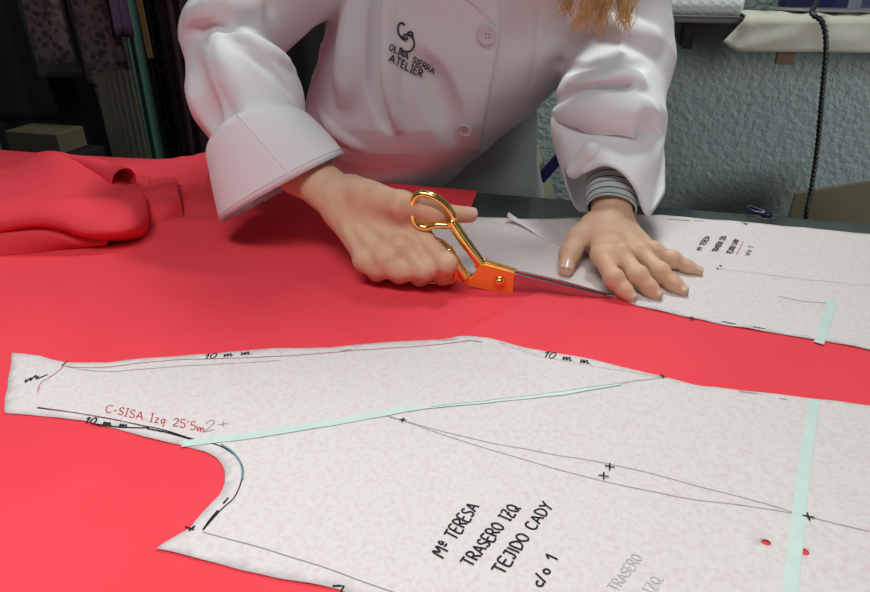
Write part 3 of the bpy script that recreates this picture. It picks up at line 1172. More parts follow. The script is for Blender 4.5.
# ---- body: torso, neck, head, legs (mostly under the clothes)
SRt, SLt = np.array((-.115, 1.06, TZ + .40)), np.array((.265, 1.06, TZ + .40))
ER = PY(224, 46, .935)
EL = PY(622, 62, .985)
BD = []
BD.append(Stack([(.86, .03, 1.24, .150, .09), (1.0, .03, 1.21, .120, .08), (1.15, .05, 1.14, .125, .085), (1.28, .075, 1.09, .16, .085), (1.33, .075, 1.08, .08, .06)], .03))
hc = np.array((.09, .985, TZ + .60))
HD = []
fd = np.array((0, -.906, -.423)); fu = np.array((0, -.423, .906))
HD.append(Cone(hc - fd * .018 + fu * .030, hc + fd * .012 + fu * .022, .086, .078, .03, (1, 0, 0), .86))     # skull
HD.append(Cone(hc + fd * .030 - fu * .020, hc + fd * .046 - fu * .066, .058, .034, .04, (1, 0, 0), .98))     # jaw
HD.append(Cone((.075, 1.08, TZ + .40), hc - fd * .015 - fu * .045, .052, .047, .025))                           # neck
HD.append(Cone(hc + fd * .074 - fu * .078, hc + fd * .076 - fu * .078, .014, .014, .016))                       # chin
HD.append(Cone(hc + fd * .086 + fu * .010, hc + fd * .103 - fu * .024, .0060, .0095, .008))                     # nose
for sx in (-1, 1):
    X = np.array((sx, 0, 0))
    HD.append(Cone(hc + X * .009 + fd * .096 - fu * .028, hc + X * .010 + fd * .096 - fu * .028, .0065, .0065, .006))
    HD.append(Cone(hc + X * .030 + fd * .072 - fu * .020, hc + X * .040 + fd * .062 - fu * .022, .018, .016, .02))  # cheek
    HD.append(Cone(hc + X * .012 + fd * .088 + fu * .022, hc + X * .045 + fd * .070 + fu * .022, .007, .005, .010))  # brow
    HD.append(Cone(hc + X * .030 + fd * .094 + fu * .003, hc + X * .032 + fd * .094 + fu * .003, .014, .014, .010, op='sub'))
    HD.append(Cone(hc + X * .031 + fd * .074 + fu * .003, hc + X * .031 + fd * .0741 + fu * .003, .0128, .0128, .003))
    HD.append(Cone(hc + X * .074 - fd * .004 + fu * .012, hc + X * .071 - fd * .002 - fu * .022, .015, .009, .006, (1, 0, 0), .45))  # ear
hdV, hdF = sdf_mesh(HD, .0025, smooth_it=2)
chain(BD, [SRt, ER, fb2], [.048, .036, .030], .02)
chain(BD, [SLt, EL, fa2], [.048, .038, .031], .02)
for sx, lx in ((-1, -.06), (1, .11)):
    chain(BD, [np.array((lx, 1.25, .84)), np.array((lx, 1.22, .48)), np.array((lx, 1.24, .09)), np.array((lx, 1.22, .05))], [.075, .055, .038, .035], .03)
    chain(BD, [np.array((lx, 1.24, .04)), np.array((lx, 1.08, .032))], [.035, .028], .02)
bV, bF = sdf_mesh(BD, .0075, smooth_it=1)
g = Geo()
g.add((bV, bF)).add((hdV, hdF)).add((lhV, lhF)).add((rhV, rhF))
body = g.build('body', M['skin'], person)
for sx in (-1, 1):
    ec = hc + np.array((sx, 0, 0)) * .031 + fd * .0765 + fu * .002
    ey = Geo().add(tube_geo([ec + fd * .0085, ec + fd * .0105, ec + fd * .0112], [.0105, .0070, .001], 20)).build('eye', M['eyewhite'], person)
    Geo().add(tube_geo([ec + fd * .0104 - fu * .002, ec + fd * .0114 - fu * .002], [.0050, .0040], 20)).build('iris', M['black'], ey)
    Geo().add(tube_geo([ec + fd * .009 + fu * .0105 - np.array((sx, 0, 0)) * .012, ec + fd * .0145 + fu * .0055, ec + fd * .008 + fu * .003 + np.array((sx, 0, 0)) * .012], [.002, .0035, .002], 10)).build('eyelid', M['skin'], ey)
    Geo().add(tube_geo(spline([hc + np.array((sx, 0, 0)) * .013 + fd * .0945 + fu * .022, hc + np.array((sx, 0, 0)) * .030 + fd * .0875 + fu * .028, hc + np.array((sx, 0, 0)) * .046 + fd * .0745 + fu * .024], 6), .0022, 8)).build('eyebrow', M['hair'], person)
for dz, rr_ in ((-.0475, .0042), (-.0560, .0050)):
    Geo().add(tube_geo(spline([hc + np.array((-.021, 0, 0)) + fd * .076 - fu * .053, hc + np.array((-.008, 0, 0)) + fd * .0905 + fu * dz, hc + np.array((.008, 0, 0)) + fd * .0905 + fu * dz, hc + np.array((.021, 0, 0)) + fd * .076 - fu * .053], 6), [rr_ * max(.25, math.sin(math.pi * k_ / 18)) for k_ in range(19)], 10)).build('lip', M['lip'], person)
for nv_ in nails:
    link('fingernail', nv_[0], nv_[1], M['nail'], person)

# ---- coat
CO = []
# torso of the coat (rows of z, cx, cy, a, b)
CO.append(Stack([(TZ - .03, -.085, 1.165, .150, .130), (TZ + .02, -.075, 1.145, .160, .135), (TZ + .06, -.062, 1.125, .176, .150), (TZ + .10, -.030, 1.11, .192, .155),
                 (TZ + .15, .002, 1.10, .203, .155), (TZ + .205, .033, 1.09, .212, .150),
                 (TZ + .28, .065, 1.08, .212, .140), (TZ + .36, .075, 1.08, .205, .120), (TZ + .43, .075, 1.08, .150, .090), (TZ + .46, .075, 1.08, .07, .06)], .03, power=2.3))
# lower part of the coat is a separate piece below, its shade coloured grey
# image-left sleeve
CO.append(Cone(SRt, ER + np.array((.006, .012, .014)), .085, .066, .03))
CO.append(Cone(ER + np.array((.006, -.008, -.010)), PY(247, 98, .868), .056, .071, .007))
CO.append(Cone(PY(247, 98, .868), PY(263, 138, .818), .070, .058, .02))
# image-right sleeve
CO.append(Cone(SLt, EL + np.array((-.006, 0, 0)), .080, .066, .03))
CO.append(Cone(EL, PY(608, 108, .895), .070, .066, .03))
CO.append(Cone(PY(608, 108, .895), PY(612, 128, .868), .067, .067, .03))
base = list(CO)


def ridge(pts, rad, depth, k=.012, op='add'):
    """soft fold lying on the cloth: +ridge / sub groove along photo points"""
    Q = []
    for (u, v) in resample(spline(np.array(pts, float), 5), 9):
        p, n_ = hit(base, u, v)
        Q.append(p - n_ * depth if op == 'add' else p + n_ * depth)
    n = len(Q)
    for i in range(n - 1):
        e0 = .45 + .55 * math.sin(math.pi * (i + .3) / n)
        e1 = .45 + .55 * math.sin(math.pi * (i + 1.3) / n)
        CO.append(Cone(Q[i], Q[i + 1], rad * e0, rad * e1, k, op=op))


# sleeve folds, left
ridge([(192, 20), (216, 10), (240, 2)], .016, .006, .02)
ridge([(190, 33), (206, 31), (226, 31), (246, 36), (258, 44)], .009, .004, .006, 'sub')
ridge([(214, 30), (222, 52), (236, 88), (252, 124)], .012, .007, .010)
ridge([(192, 60), (200, 90), (212, 130)], .012, .007, .02, 'sub')
ridge([(236, 36), (262, 46), (282, 57), (294, 66)], .013, .005, .010)
ridge([(240, 50), (260, 62), (280, 80), (292, 94)], .009, .003, .005, 'sub')
ridge([(268, 2), (267, 18), (278, 34), (288, 42)], .008, .004, .006, 'sub')
# sleeve folds, right
ridge([(562, 64), (585, 71), (615, 70), (645, 63)], .010, .004, .010, 'sub')
ridge([(575, 82), (604, 86), (634, 80)], .016, .006, .018)
ridge([(546, 104), (580, 101), (606, 95), (626, 89)], .010, .0045, .010, 'sub')
ridge([(556, 116), (590, 112), (628, 116), (652, 112)], .016, .006, .02)
ridge([(560, 130), (580, 140), (592, 152)], .010, .003, .010, 'sub')
ridge([(640, 120), (652, 140), (656, 165)], .012, .004, .015, 'sub')
ridge([(604, 20), (626, 34), (652, 40)], .016, .006, .02)
# body folds: fold by the side seam, drag lines
ridge([(388, -10), (386, 40), (388, 90), (398, 126)], .016, .004, .010)
ridge([(377, -10), (374, 40), (376, 90), (388, 130)], .013, .003, .008, 'sub')
ridge([(355, 0), (350, 50), (345, 100)], .016, .007, .02)
ridge([(318, 112), (335, 132), (360, 148)], .008, .003, .008)
ridge([(420, 60), (440, 100), (455, 140)], .016, .006, .02, 'sub')
ridge([(541, -4), (538, 40), (531, 84)], .004, .001, .004, 'sub')
ridge([(560, 32), (578, 34), (592, 31), (604, 24)], .008, .002, .006, 'sub')
# open sleeve end for the striped shirt (hollow)
CO.append(Cone(PY(613, 172, .80), PZ(611, 205, .052), .045, .060, .008, op='sub'))
CO.append(Cone(PY(574, 171, .800), PY(592, 152, .790), .010, .014, .006))
cV, cF = sdf_mesh(CO, .0032, smooth_it=1)


def vnormals(V, Fq):
    a = np.cross(V[Fq[:, 2]] - V[Fq[:, 0]], V[Fq[:, 3]] - V[Fq[:, 1]])
    nn = np.zeros_like(V)
    for c_ in range(4):
        for x_ in range(3):
            nn[:, x_] += np.bincount(Fq[:, c_], a[:, x_], len(V))
    return nn / (np.linalg.norm(nn, axis=1)[:, None] + 1e-12)


def wrinkle(V, Fq, amp, sc, stretch=(1, 1, 1)):
    nn = vnormals(V, Fq)
    dd = np.empty(len(V))
    for i_ in range(len(V)):
        q = Vector((V[i_][0] * sc * stretch[0], V[i_][1] * sc * stretch[1], V[i_][2] * sc * stretch[2]))
        q += noise.noise_vector(q * .6) * .5
        dd[i_] = 1 - 2.2 * abs(noise.noise(q)) + .35 * noise.noise(q * 2.3)
    return V + nn * (amp * (dd - .5))[:, None]


arm = np.clip((np.abs(cV[:, 0] - .05) - .14) / .05, 0, 1)[:, None]
cW = wrinkle(cV, cF, .0040, 13, (1, 1, .8))
cV = cV + (cW - cV) * (.18 + .82 * arm)
link('lab_coat', cV, cF, M['coat'], person, label='white lab coat with black embroidery')


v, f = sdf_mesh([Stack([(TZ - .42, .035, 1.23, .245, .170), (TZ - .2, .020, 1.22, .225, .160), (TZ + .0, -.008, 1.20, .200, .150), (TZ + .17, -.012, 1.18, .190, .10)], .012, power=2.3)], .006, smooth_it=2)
link('shaded_coat_skirt', v, f, M['shadedcoat'], person, label='lower part of the white coat, shade put into its grey colour')


def cloth_strip(name, left, right, lift, m, nu=10, thick=.0016, parent=person, label=None):
    """a second layer of cloth lying on the coat between two photo lines"""
    L = resample(np.array(left, float), 4); n = len(L)
    Rr = resample(np.array(right, float), 4)
    idx = np.linspace(0, len(Rr) - 1, n)
    Rr = np.stack([np.interp(idx, np.arange(len(Rr)), Rr[:, i]) for i in (0, 1)], 1)
    v0, v1 = [], []
    for i in range(n):
        for j in range(nu + 1):
            u, v = L[i] + (Rr[i] - L[i]) * j / nu
            p, n_ = hit(CO, u, v)
            lf = lift[0] + (lift[1] - lift[0]) * (j / nu) ** .6
            v0.append(p + n_ * (lf + thick)); v1.append(p + n_ * (lf - .003))
    N = len(v0)
    f = []
    for i in range(n - 1):
        for j in range(nu):
            a = i * (nu + 1) + j
            q = (a, a + 1, a + nu + 2, a + nu + 1)
            f.append(q); f.append(tuple(x + N for x in q[::-1]))
    I = np.arange(N).reshape(n, nu + 1)
    ed = list(I[0]) + list(I[1:, -1]) + list(I[-1, -2::-1]) + list(I[-2:0:-1, 0])
    for i in range(len(ed)):
        a, b = ed[i], ed[(i + 1) % len(ed)]
        f.append((b, a, a + N, b + N))
    return link(name, v0 + v1, f, m, parent, label=label)


cloth_strip('placket', [(470, -6), (466, 30), (452, 100), (446, 150)], [(498, -6), (501, 30), (489, 96), (479, 152)], (-.004, .0014), M['coat'])
cloth_strip('lapel', [(452, -8), (474, 6), (494, 26)], [(478, -8), (486, 8), (497, 27)], (-.0005, .0020), M['coat'])


def button(u, v, rad):
    p, n_ = hit(CO, u, v)
    p = p + n_ * .0030
    t = np.cross(n_, (0, 0, 1)); t /= np.linalg.norm(t)
    b = np.cross(n_, t)
    prof = [(.0, .0), (1.0, .0), (1.04, .0010), (1.0, .0022), (.86, .0024), (.74, .0014), (.2, .0013), (0, .0013)]
    g = Geo(); v_, f_ = [], []
    ns_ = 28
    for (rr, z) in prof:
        for k in range(ns_):
            a = 2 * math.pi * k / ns_
            v_.append(p + rad * rr * (math.cos(a) * t + math.sin(a) * b) + n_ * z)
    for i in range(len(prof) - 1):
        for k in range(ns_):
            f_.append((i * ns_ + k, i * ns_ + (k + 1) % ns_, (i + 1) * ns_ + (k + 1) % ns_, (i + 1) * ns_ + k))
    g.add((v_, f_))
    o = g.build('coat_button', M['button'], person)
    h = Geo()
    for a in (45, 135, 225, 315):
        c_ = p + rad * .24 * (math.cos(R(a)) * t + math.sin(R(a)) * b)
        h.add(tube_geo([c_ + n_ * .0008, c_ + n_ * .0017], [.0011, .0011], 10))
    h.build('thread_hole', M['pencil'], o)
    return o


button(487, 35.5, .0125)
button(465.5, 129, .0112)


def emb(lines, width, name):
    g = Geo()
    for ln in lines:
        P, N = [], []
        for u, v in ln:
            p, n_ = hit(CO, u, v)
            P.append(p + n_ * .0022); N.append(n_)
        g.add(ribbon(P, width, N))
    return g.build(name, M['thread'], person)


def emb_text(text, p0, p1, up, width):
    st, wd = strokes(text, .14)
    a, b, c = np.array(p0, float), np.array(p1, float), np.array(up, float)
    out = []
    for s in st:
        P = np.array([a + (b - a) * x / wd + c * y for x, y in s])
        if len(P) > 4:
            P = spline(P, 3)
        out.append(resample(P, 1.0))
    return emb(out, width, 'embroidered_lettering')


def arc(cx, cy, rx, ry, a0, a1, rot=0, n=22):
    out = []
    for i in range(n):
        a = R(a0 + (a1 - a0) * i / (n - 1))
        x, y = rx * math.cos(a), ry * math.sin(a)
        out.append((cx + x * math.cos(R(rot)) - y * math.sin(R(rot)), cy + x * math.sin(R(rot)) + y * math.cos(R(rot))))
    return out


emb([arc(402.5, 30.5, 5.2, 7.6, 60, 320, -12), arc(407, 43, 7.5, 8.6, -115, 150, 0), arc(405.5, 36.5, 3.0, 3.4, 20, 200, 0), arc(410.5, 35, 2.6, 3.2, -170, 60, 0)], .0024, 'embroidered_emblem')
emb_text('OLINA SIERRA', (388.5, 49.5), (434, 73.5), (2.0, -5.6), .0015)
emb_text('ATELIER', (388.5, 61.0), (421, 77.5), (2.2, -7.2), .0018)


# turned-back cuff, photo left
def ring_pts(c, e1, e2, n=72, wob=0.0, ph=0.0):
    out = []
    for i in range(n):
        a = 2 * math.pi * i / n
        k = 1 + wob * math.sin(3 * a + ph) + wob * .6 * math.sin(5 * a + 1.3 + ph)
        out.append(c + k * (e1 * math.cos(a) + e2 * math.sin(a)))
    return np.array(out)


def cuff(name, rings, m, thick=.003, label=None, attr=None):
    n = len(rings[0]); K = len(rings)
    inner = []
    for Rg in rings:
        c = Rg.mean(0)
        d = Rg - c
        inner.append(c + d * (1 - thick / np.linalg.norm(d, axis=1))[:, None])
    allr = list(rings) + inner[::-1]
    v = np.concatenate(allr)
    f = []
    T = len(allr)
    for i in range(T):
        j = (i + 1) % T
        for k in range(n):
            k2 = (k + 1) % n
            f.append((i * n + k, i * n + k2, j * n + k2, j * n + k))
    return link(name, v, f, m, person, label=label)


cA = PY(264, 146, .812)
cB = PY(279, 190, .765)
eA1 = (PY(307, 113, .80) - PY(221, 178, .80)) / 2
eB1 = (PY(341, 156, .755) - PY(215, 226, .755)) / 2
axis = (cB - cA) / np.linalg.norm(cB - cA)
eA2 = np.cross(axis, eA1); eA2 = eA2 / np.linalg.norm(eA2) * .074
vw = (cB - CAM) / np.linalg.norm(cB - CAM)
eB2 = np.cross(axis, eB1); eB2 = eB2 / np.linalg.norm(eB2)
eB2 = vw * np.sign(vw @ eB2) * .048 + eB2 * .007
rings = []
for t in np.linspace(0, 1, 12):
    bulge = .004 * math.sin(math.pi * t)
    cc = cA + (cB - cA) * t
    e1 = eA1 + (eB1 - eA1) * t
    e2 = eA2 + (eB2 - eA2) * t
    rings.append(ring_pts(cc, e1 * (1 + bulge * 8), e2 * (1 + bulge * 8), 72, .018 * t, .5 + t))
cf = cuff('turned_cuff', rings, M['coat'], .004, 'wide turned-back white cuff')
kk = min(range(72), key=lambda k_: np.linalg.norm(rings[6][k_] - PY(269, 160, .70)))
seam = [Rg[kk] + (Rg[kk] - Rg.mean(0)) / np.linalg.norm(Rg[kk] - Rg.mean(0)) * .0003 for Rg in rings]
sm_ = Geo().add(tube_geo(seam, .0009, 8)).build('cuff_seam', M['coat'], cf)
hem = Geo().add(tube_geo(rings[10] + (rings[10] - rings[10].mean(0)) * .004, .0006, 6, True)).build('hem_stitching', M['coat'], cf)

# sleeve end, photo right: flares out and hangs lower on the outer side
A_ = [PY(549, 108, .885), PY(574, 124, .832), PY(604, 130, .812), PY(636, 130, .818), PY(662, 122, .845), PY(669, 104, .90), PY(648, 92, .96), PY(604, 88, .975), PY(562, 94, .945)]
B_ = [PY(564, 170, .825), PY(580, 174, .785), PY(600, 165, .765), PY(622, 172, .752), PY(638, 194, .745), PY(648, 216, .752), PY(665, 190, .80), PY(632, 190, .875), PY(580, 212, .845)]
A_, B_ = spline(A_, 9, True), spline(B_, 9, True)
A_ = A_.mean(0) + (A_ - A_.mean(0)) * .86
rings = []
mid_ = (A_.mean(0) + B_.mean(0)) / 2
for t in np.linspace(0, 1, 16):
    Rg = A_ + (B_ - A_) * t
    c = Rg.mean(0)
    n_ = len(Rg)
    k = np.arange(n_) / n_ * 2 * math.pi
    sw = 1 + .16 * math.sin(math.pi * t ** .7) + .035 * np.sin(4 * k + 5 * t) * math.sin(math.pi * min(1, t * 1.2)) + .02 * np.sin(7 * k - 4 * t) * t
    rings.append(c + (Rg - c) * sw[:, None])
cuff('sleeve_end', rings, M['coat'], .0035)

# striped shirt sleeve, photo right
sA = wr + (EL - wr) * .36
sB = PZ(611, 209, .049)
ax2 = (sB - sA) / np.linalg.norm(sB - sA)
e1 = np.array((1.0, 0, 0)) - ax2 * ax2[0]; e1 /= np.linalg.norm(e1)
e2 = np.cross(ax2, e1)
rings = []
tl = np.linspace(0, 1, 24)
for t in tl:
    rr = .0385 - .0075 * t + .0006 * math.sin(t * 26)
    rings.append(ring_pts(sA + (sB - sA) * t, e1 * rr, e2 * rr * .86, 64, .01, 2 * t))
sh = cuff('striped_shirt_sleeve', rings, M['stripe'], .0022, 'grey striped jersey sleeve')
al = sh.data.attributes.new('along', 'FLOAT', 'POINT')
Ls = np.linalg.norm(sB - sA)
vals = np.concatenate([np.repeat(tl * Ls, 64), np.repeat(tl[::-1] * Ls, 64)])
al.data.foreach_set('value', vals.astype(np.float32))

# trousers, shoes
TR = []
for lx in (-.06, .11):
    chain(TR, [np.array((lx, 1.25, .84)), np.array((lx, 1.22, .48)), np.array((lx, 1.24, .10))], [.085, .070, .058], .03)
v, f = sdf_mesh(TR, .008)
link('trousers', v, f, M['trousers'], person)
for lx in (-.06, .11):
    TS = []
    chain(TS, [np.array((lx, 1.25, .048)), np.array((lx, 1.06, .042))], [.046, .040], .02)
    v, f = sdf_mesh(TS, .006)
    v[:, 2] = np.maximum(v[:, 2], .001)
    link('shoe', v, f, M['black'], person)

# hair: wavy locks hanging over the photo-right shoulder, plus the mass on the head
g = Geo()
for lk in range(17):
    u = 560 + 76 * (lk + random.random() * .6) / 17
    endv = 26 - 0.016 * (u - 600) ** 2 + random.uniform(-12, 12)
    yy = .865 + random.uniform(-.02, .02)
    ph, am, fr_ = random.uniform(0, 6.3), random.uniform(.006, .011), random.uniform(13, 19)
    for q_ in range(19):
        du, dv = random.gauss(0, 3.2), random.gauss(0, 5)
        tip = PY(u + du, endv + dv, yy + random.gauss(0, .004))
        root = hc + np.array((random.uniform(.0, .095), random.uniform(-.02, .07), random.uniform(.02, .075)))
        mid = (root + tip) / 2 + np.array((.05 + random.uniform(-.02, .02), -.01, .05))
        P = spline([root, root * .6 + mid * .4 + np.array((.03, 0, .02)), mid, tip * .6 + mid * .4, tip], 9)
        t = np.linspace(0, 1, len(P))
        P[:, 0] += (am * np.sin(t * fr_ + ph) + .004 * np.sin(t * 31 + q_)) * t
        P[:, 1] += (am * np.cos(t * fr_ + ph)) * t
        g.add(tube_geo(P, np.interp(t, [0, .7, 1], [.0010, .0009, .0003]) * random.uniform(.6, 1.4), 5))
# hair combed from a centre parting over the scalp, then down the back
for q_ in range(620):
    sx = -1 if q_ % 2 else 1
    a = random.uniform(-.55, 1.15)                 # along the parting: brow to crown
    top = hc + fd * (.092 * math.cos(a + .62) * .98 - .012) + fu * (.030 + .090 * math.sin(a + .62))
    out = np.array((sx, 0, 0))
    mid1 = hc + out * .068 + (top - hc) * .62 + fu * .028
    mid2 = hc + out * .083 - fd * (.018 + .03 * random.random()) + fu * (.005 + .04 * (a + .5) / 1.7)
    low = hc + out * random.uniform(.03, .080) - fd * (.085 + .02 * random.random()) - fu * .07
    end = np.array((hc[0] + sx * random.uniform(.01, .10), 1.20 + random.uniform(-.01, .03), TZ + .34 + random.uniform(-.04, .04)))
    P = spline([top, mid1, mid2, low, end], 8)
    t = np.linspace(0, 1, len(P))
    P[:, 0] += .004 * np.sin(t * 22 + q_ * .3) * t
    g.add(tube_geo(P, np.interp(t, [0, .7, 1], [.0022, .0020, .0005]) * random.uniform(.7, 1.3), 5))
HM = [Cone(hc - fd * .020 + fu * .034, hc + fd * .004 + fu * .030, .0885, .080, .02, (1, 0, 0), .87),
      Cone(hc - fd * .07 - fu * .02, hc - fd * .085 - fu * .10, .055, .045, .03),
      Cone(hc + fd * .075 - fu * .00, hc + fd * .12 - fu * .10, .066, .09, .015, op='sub')]
v, f = sdf_mesh(HM, .004)
g.add((v, f))
g.build('hair', M['hair'], person, label='wavy blond hair')

# ================================================================== THINGS BEHIND THE TABLE, RIGHT
# wall shelf with ironing pad, cloth, iron
SH = TZ + .222
def wb(s, r, z):
    p = tab(s, r)
    return np.array((p[0], p[1], z))


def s_at(u, r):
    lo, hi = -1.0, 2.0
    for _ in range(50):
        m_ = (lo + hi) / 2
        q = tab(m_, r)
        d_ = q[1] * CP + (H - .22) * SP
        if 435 + F * q[0] / d_ < u:
            lo = m_
        else:
            hi = m_
    return m_


shelf = empty('wall_shelf', wb(.62, WR, SH - .02), 'narrow wall shelf under the white padded roll and cream cloth', 'shelf')
c = wb(.70, WR + .080, SH - .0055)
from_bm('shelf_board', box_bm(c, (1.05, .155, .009), ROTT, .003), M['tableleg'], shelf)
for s in (.27, 1.05):
    c = wb(s, WR + .05, SH - .0385)
    from_bm('bracket', box_bm(c, (.02, .09, .055), ROTT, .002), M['black'], shelf)
# padded roll with bubbles
ra, rb_ = wb(.12, WR + .142, SH + .026), wb(s_at(741, WR + .142), WR + .142, SH + .026)
n, ns_ = 90, 48
v, f = [], []
ax3 = (rb_ - ra) / np.linalg.norm(rb_ - ra)
bx = np.cross(ax3, (0, 0, 1)); bx /= np.linalg.norm(bx)
for i in range(n):
    t = i / (n - 1)
    env = min(1, math.sqrt(max(0, 1 - (max(abs(t - .5) - .46, 0) / .04) ** 2)))
    for k in range(ns_):
        a = 2 * math.pi * k / ns_
        bub = .0016 * max(0, math.sin(t * 75) * math.sin(a * 12 + (1.57 if int(t * 75 / math.pi) % 2 else 0)))
        rr = (.024 + bub) * env + .0005
        v.append(ra + (rb_ - ra) * t + rr * (math.cos(a) * np.array((0, 0, .92)) + math.sin(a) * bx))
for i in range(n - 1):
    for k in range(ns_):
        f.append((i * ns_ + k, i * ns_ + (k + 1) % ns_, (i + 1) * ns_ + (k + 1) % ns_, (i + 1) * ns_ + k))
f.append(tuple(range(ns_))[::-1]); f.append(tuple((n - 1) * ns_ + k for k in range(ns_)))
tag(link('bubble_wrap_roll', v, f, M['white']), 'white bubble wrap roll on the wall shelf at top right', 'roll')

# cream cloth over the shelf edge
def drape(name, front_px, r_front, m, lab, cat):
    pass


SC = s_at(744, WR + .15)
cl_v, cl_f = [], []
nu, nv = 60, 26
for i in range(nu + 1):
    s = SC + (1.15 - SC) * i / nu
    # hanging length differs along the shelf (pointed corner at the left)
    drop = np.interp(s - SC, [0, .03, .12, .3, .7], [.045, .062, .058, .055, .06])
    for j in range(nv + 1):
        t = j / nv
        back = .125
        Lh = back + drop
        d = t * Lh
        wv = .003 * math.sin(s * 60 + 1) * math.sin(d * 50) + .006 * noise.noise(Vector((s * 22 + d * 15, d * 22, 0)))
        if d < back:
            r, z = WR + .03 + d, SH + .003 + abs(wv) + .004 * max(0, math.sin((s - SC) * 11)) * math.exp(-((d - .07) / .05) ** 2)
        else:
            r, z = WR + .166 + wv + .004, SH + .002 - (d - back)
        sx = s - .045 * max(0, (d - back) / .06) * max(0, 1 - (s - SC) / .10)
        cl_v.append(wb(sx, r, z))
for i in range(nu):
    for j in range(nv):
        a = i * (nv + 1) + j
        cl_f.append((a, a + 1, a + nv + 2, a + nv + 1))
clo = link('pressing_cloth', cl_v, cl_f, M['cream'])
sm = clo.modifiers.new('s', 'SOLIDIFY'); sm.thickness = .0016; sm.offset = 1
tag(clo, 'crumpled cream pressing cloth hanging over the wall shelf edge', 'cloth')

# iron
SI = s_at(835, WR + .09)
ic = wb(SI, WR + .09, SH + .008)
iron = empty('clothes_iron', ic, 'navy clothes iron standing on the cream cloth at the top right', 'iron')
def iron_sec(z0, z1, L0, W0, m, name):
    vv, ff = [], []
    K = 28
    for z, sc in ((z0, 1.0), (z1, .94)):
        for k in range(K):
            a = 2 * math.pi * k / K
            x = math.cos(a); y = math.sin(a)
            px = L0 * x * sc
            py = W0 * y * sc * (1 - .55 * max(0, x))
            p2 = ic[:2] + TE * px - TN * py
            vv.append((p2[0], p2[1], z))
    for k in range(K):
        ff.append((k, (k + 1) % K, K + (k + 1) % K, K + k))
    ff.append(tuple(range(K))[::-1]); ff.append(tuple(range(K, 2 * K)))
    return link(name, vv, ff, m, iron, smooth=False)
iron_sec(SH + .013, SH + .021, .115, .058, M['tableleg'], 'soleplate')
iron_sec(SH + .021, SH + .075, .112, .056, M['navy'], 'iron_body')
hp_ = [wb(SI - .075, WR + .09, SH + .070), wb(SI - .08, WR + .09, SH + .12), wb(SI - .045, WR + .09, SH + .145), wb(SI + .035, WR + .09, SH + .135), wb(SI + .06, WR + .09, SH + .07)]
Geo().add(tube_geo(spline(hp_, 8), .014, 12)).build('iron_handle', M['black'], iron)

# braided cord down from the iron to the table height
cp = [wb(SI - .05, WR + .155, SH + .045), PY(812, 12, 1.22), PY(822, 22, 1.20), PY(826, 45, 1.19), PY(822, 95, 1.19), PY(817, 150, 1.19), PY(811, 190, 1.18), PY(806, 216, 1.17), PY(802, 260, 1.17)]
P = spline(cp, 26)
P = resample(P, .003)
rad = .0042 + .0010 * np.sin(np.arange(len(P)) * 2.2)
cord = Geo().add(tube_geo(P, rad, 10)).build('power_cord', M['black'])
tag(cord, 'black braided power cord hanging from the iron beside the wall', 'cord')

# brown cardboard scrap under the cloth
bm = box_bm(wb(s_at(795, WR + .15), WR + .145, SH - .066), (.034, .010, .035), ROTT, .002)
tag(from_bm('cardboard_scrap', bm, M['brown']), 'brown cardboard scrap sticking out under the cream cloth', 'cardboard')

# cardboard leaning at the far right
b0 = PY(795, 193, 1.26); b1 = PY(905, 176, 1.235)
P = np.array([b0, b1, (b1[0], b1[1] - .02, .001), (b0[0] + .01, b0[1] - .02, .001)])
tag(link('kraft_panel', *prism(P, (-.24, -.97, 0), .012), M['kraft'], smooth=False), 'tall kraft cardboard panel standing behind the table at the right', 'cardboard')

# yellow card and navy strap between coat and sleeve
def slab(px, y, th, m, name, lab, cat):
    P = np.array([PY(u, v, y) for u, v in px])
    return tag(link(name, *prism(P, (0, -1, 0), th), m, smooth=False), lab, cat)


yt = PY(538, 146, 1.44)
P = np.vstack([yt, (yt[0] + .36, 1.44, .001), (.12, 1.44, .001), (.12, 1.44, yt[2] - .03)])
tag(link('card_panel', *prism(P, (0, -1, 0), .006), M['yellowcard'], smooth=False), 'pale yellow card panel standing behind the coat hem', 'card')
slab([(562, 147), (570, 153), (544, 183), (536, 176)], 1.42, .004, M['navy'], 'navy_strap', 'navy strap slanting between the coat hem and the striped cuff', 'strap')

# blue clip at the back of the table
bc = PZ(765, 214, .006)
clip = empty('thread_snips', PZ(765, 216, 0), 'small navy thread snips lying at the back edge of the table', 'snips')
h0 = [(765, 214), (752, 211), (747.5, 207), (750, 206.5), (757, 209), (766, 212)]
g = Geo().add(tube_geo(spline([PZ(u, v, .012) for u, v in h0], 6), .0022, 10))
g.build('finger_loop', M['navy'], clip)
Geo().add(tube_geo([PZ(758, 211.5, .010), PZ(764, 214, .009), PZ(771, 215, .008)], [.003, .0052, .0045], 12)).build('handle', M['navy'], clip)
Geo().add(prism([PZ(770, 213, .007), PZ(782, 216, .004), PZ(770, 216, .007)], (0, 0, 1), .0016)).build('blade', M['steel'], clip, smooth=False)

# ================================================================== THINGS BEHIND, LEFT (garment rail)
RR = WR + .17


def rail_s(u, r, z):
    # place along the rail that appears at photo column u
    lo, hi = -2.5, 1.0
    for _ in range(50):
        m_ = (lo + hi) / 2
        q = tab(m_, r)
        d_ = q[1] * CP + (H + TZ - z) * SP
        if 435 + F * q[0] / d_ < u:
            lo = m_
        else:
            hi = m_
    return m_


def zrow(u, v, r):
    q = wb(rail_s(u, r, 1.0), r, 0)
    return PY(u, v, q[1])[2]


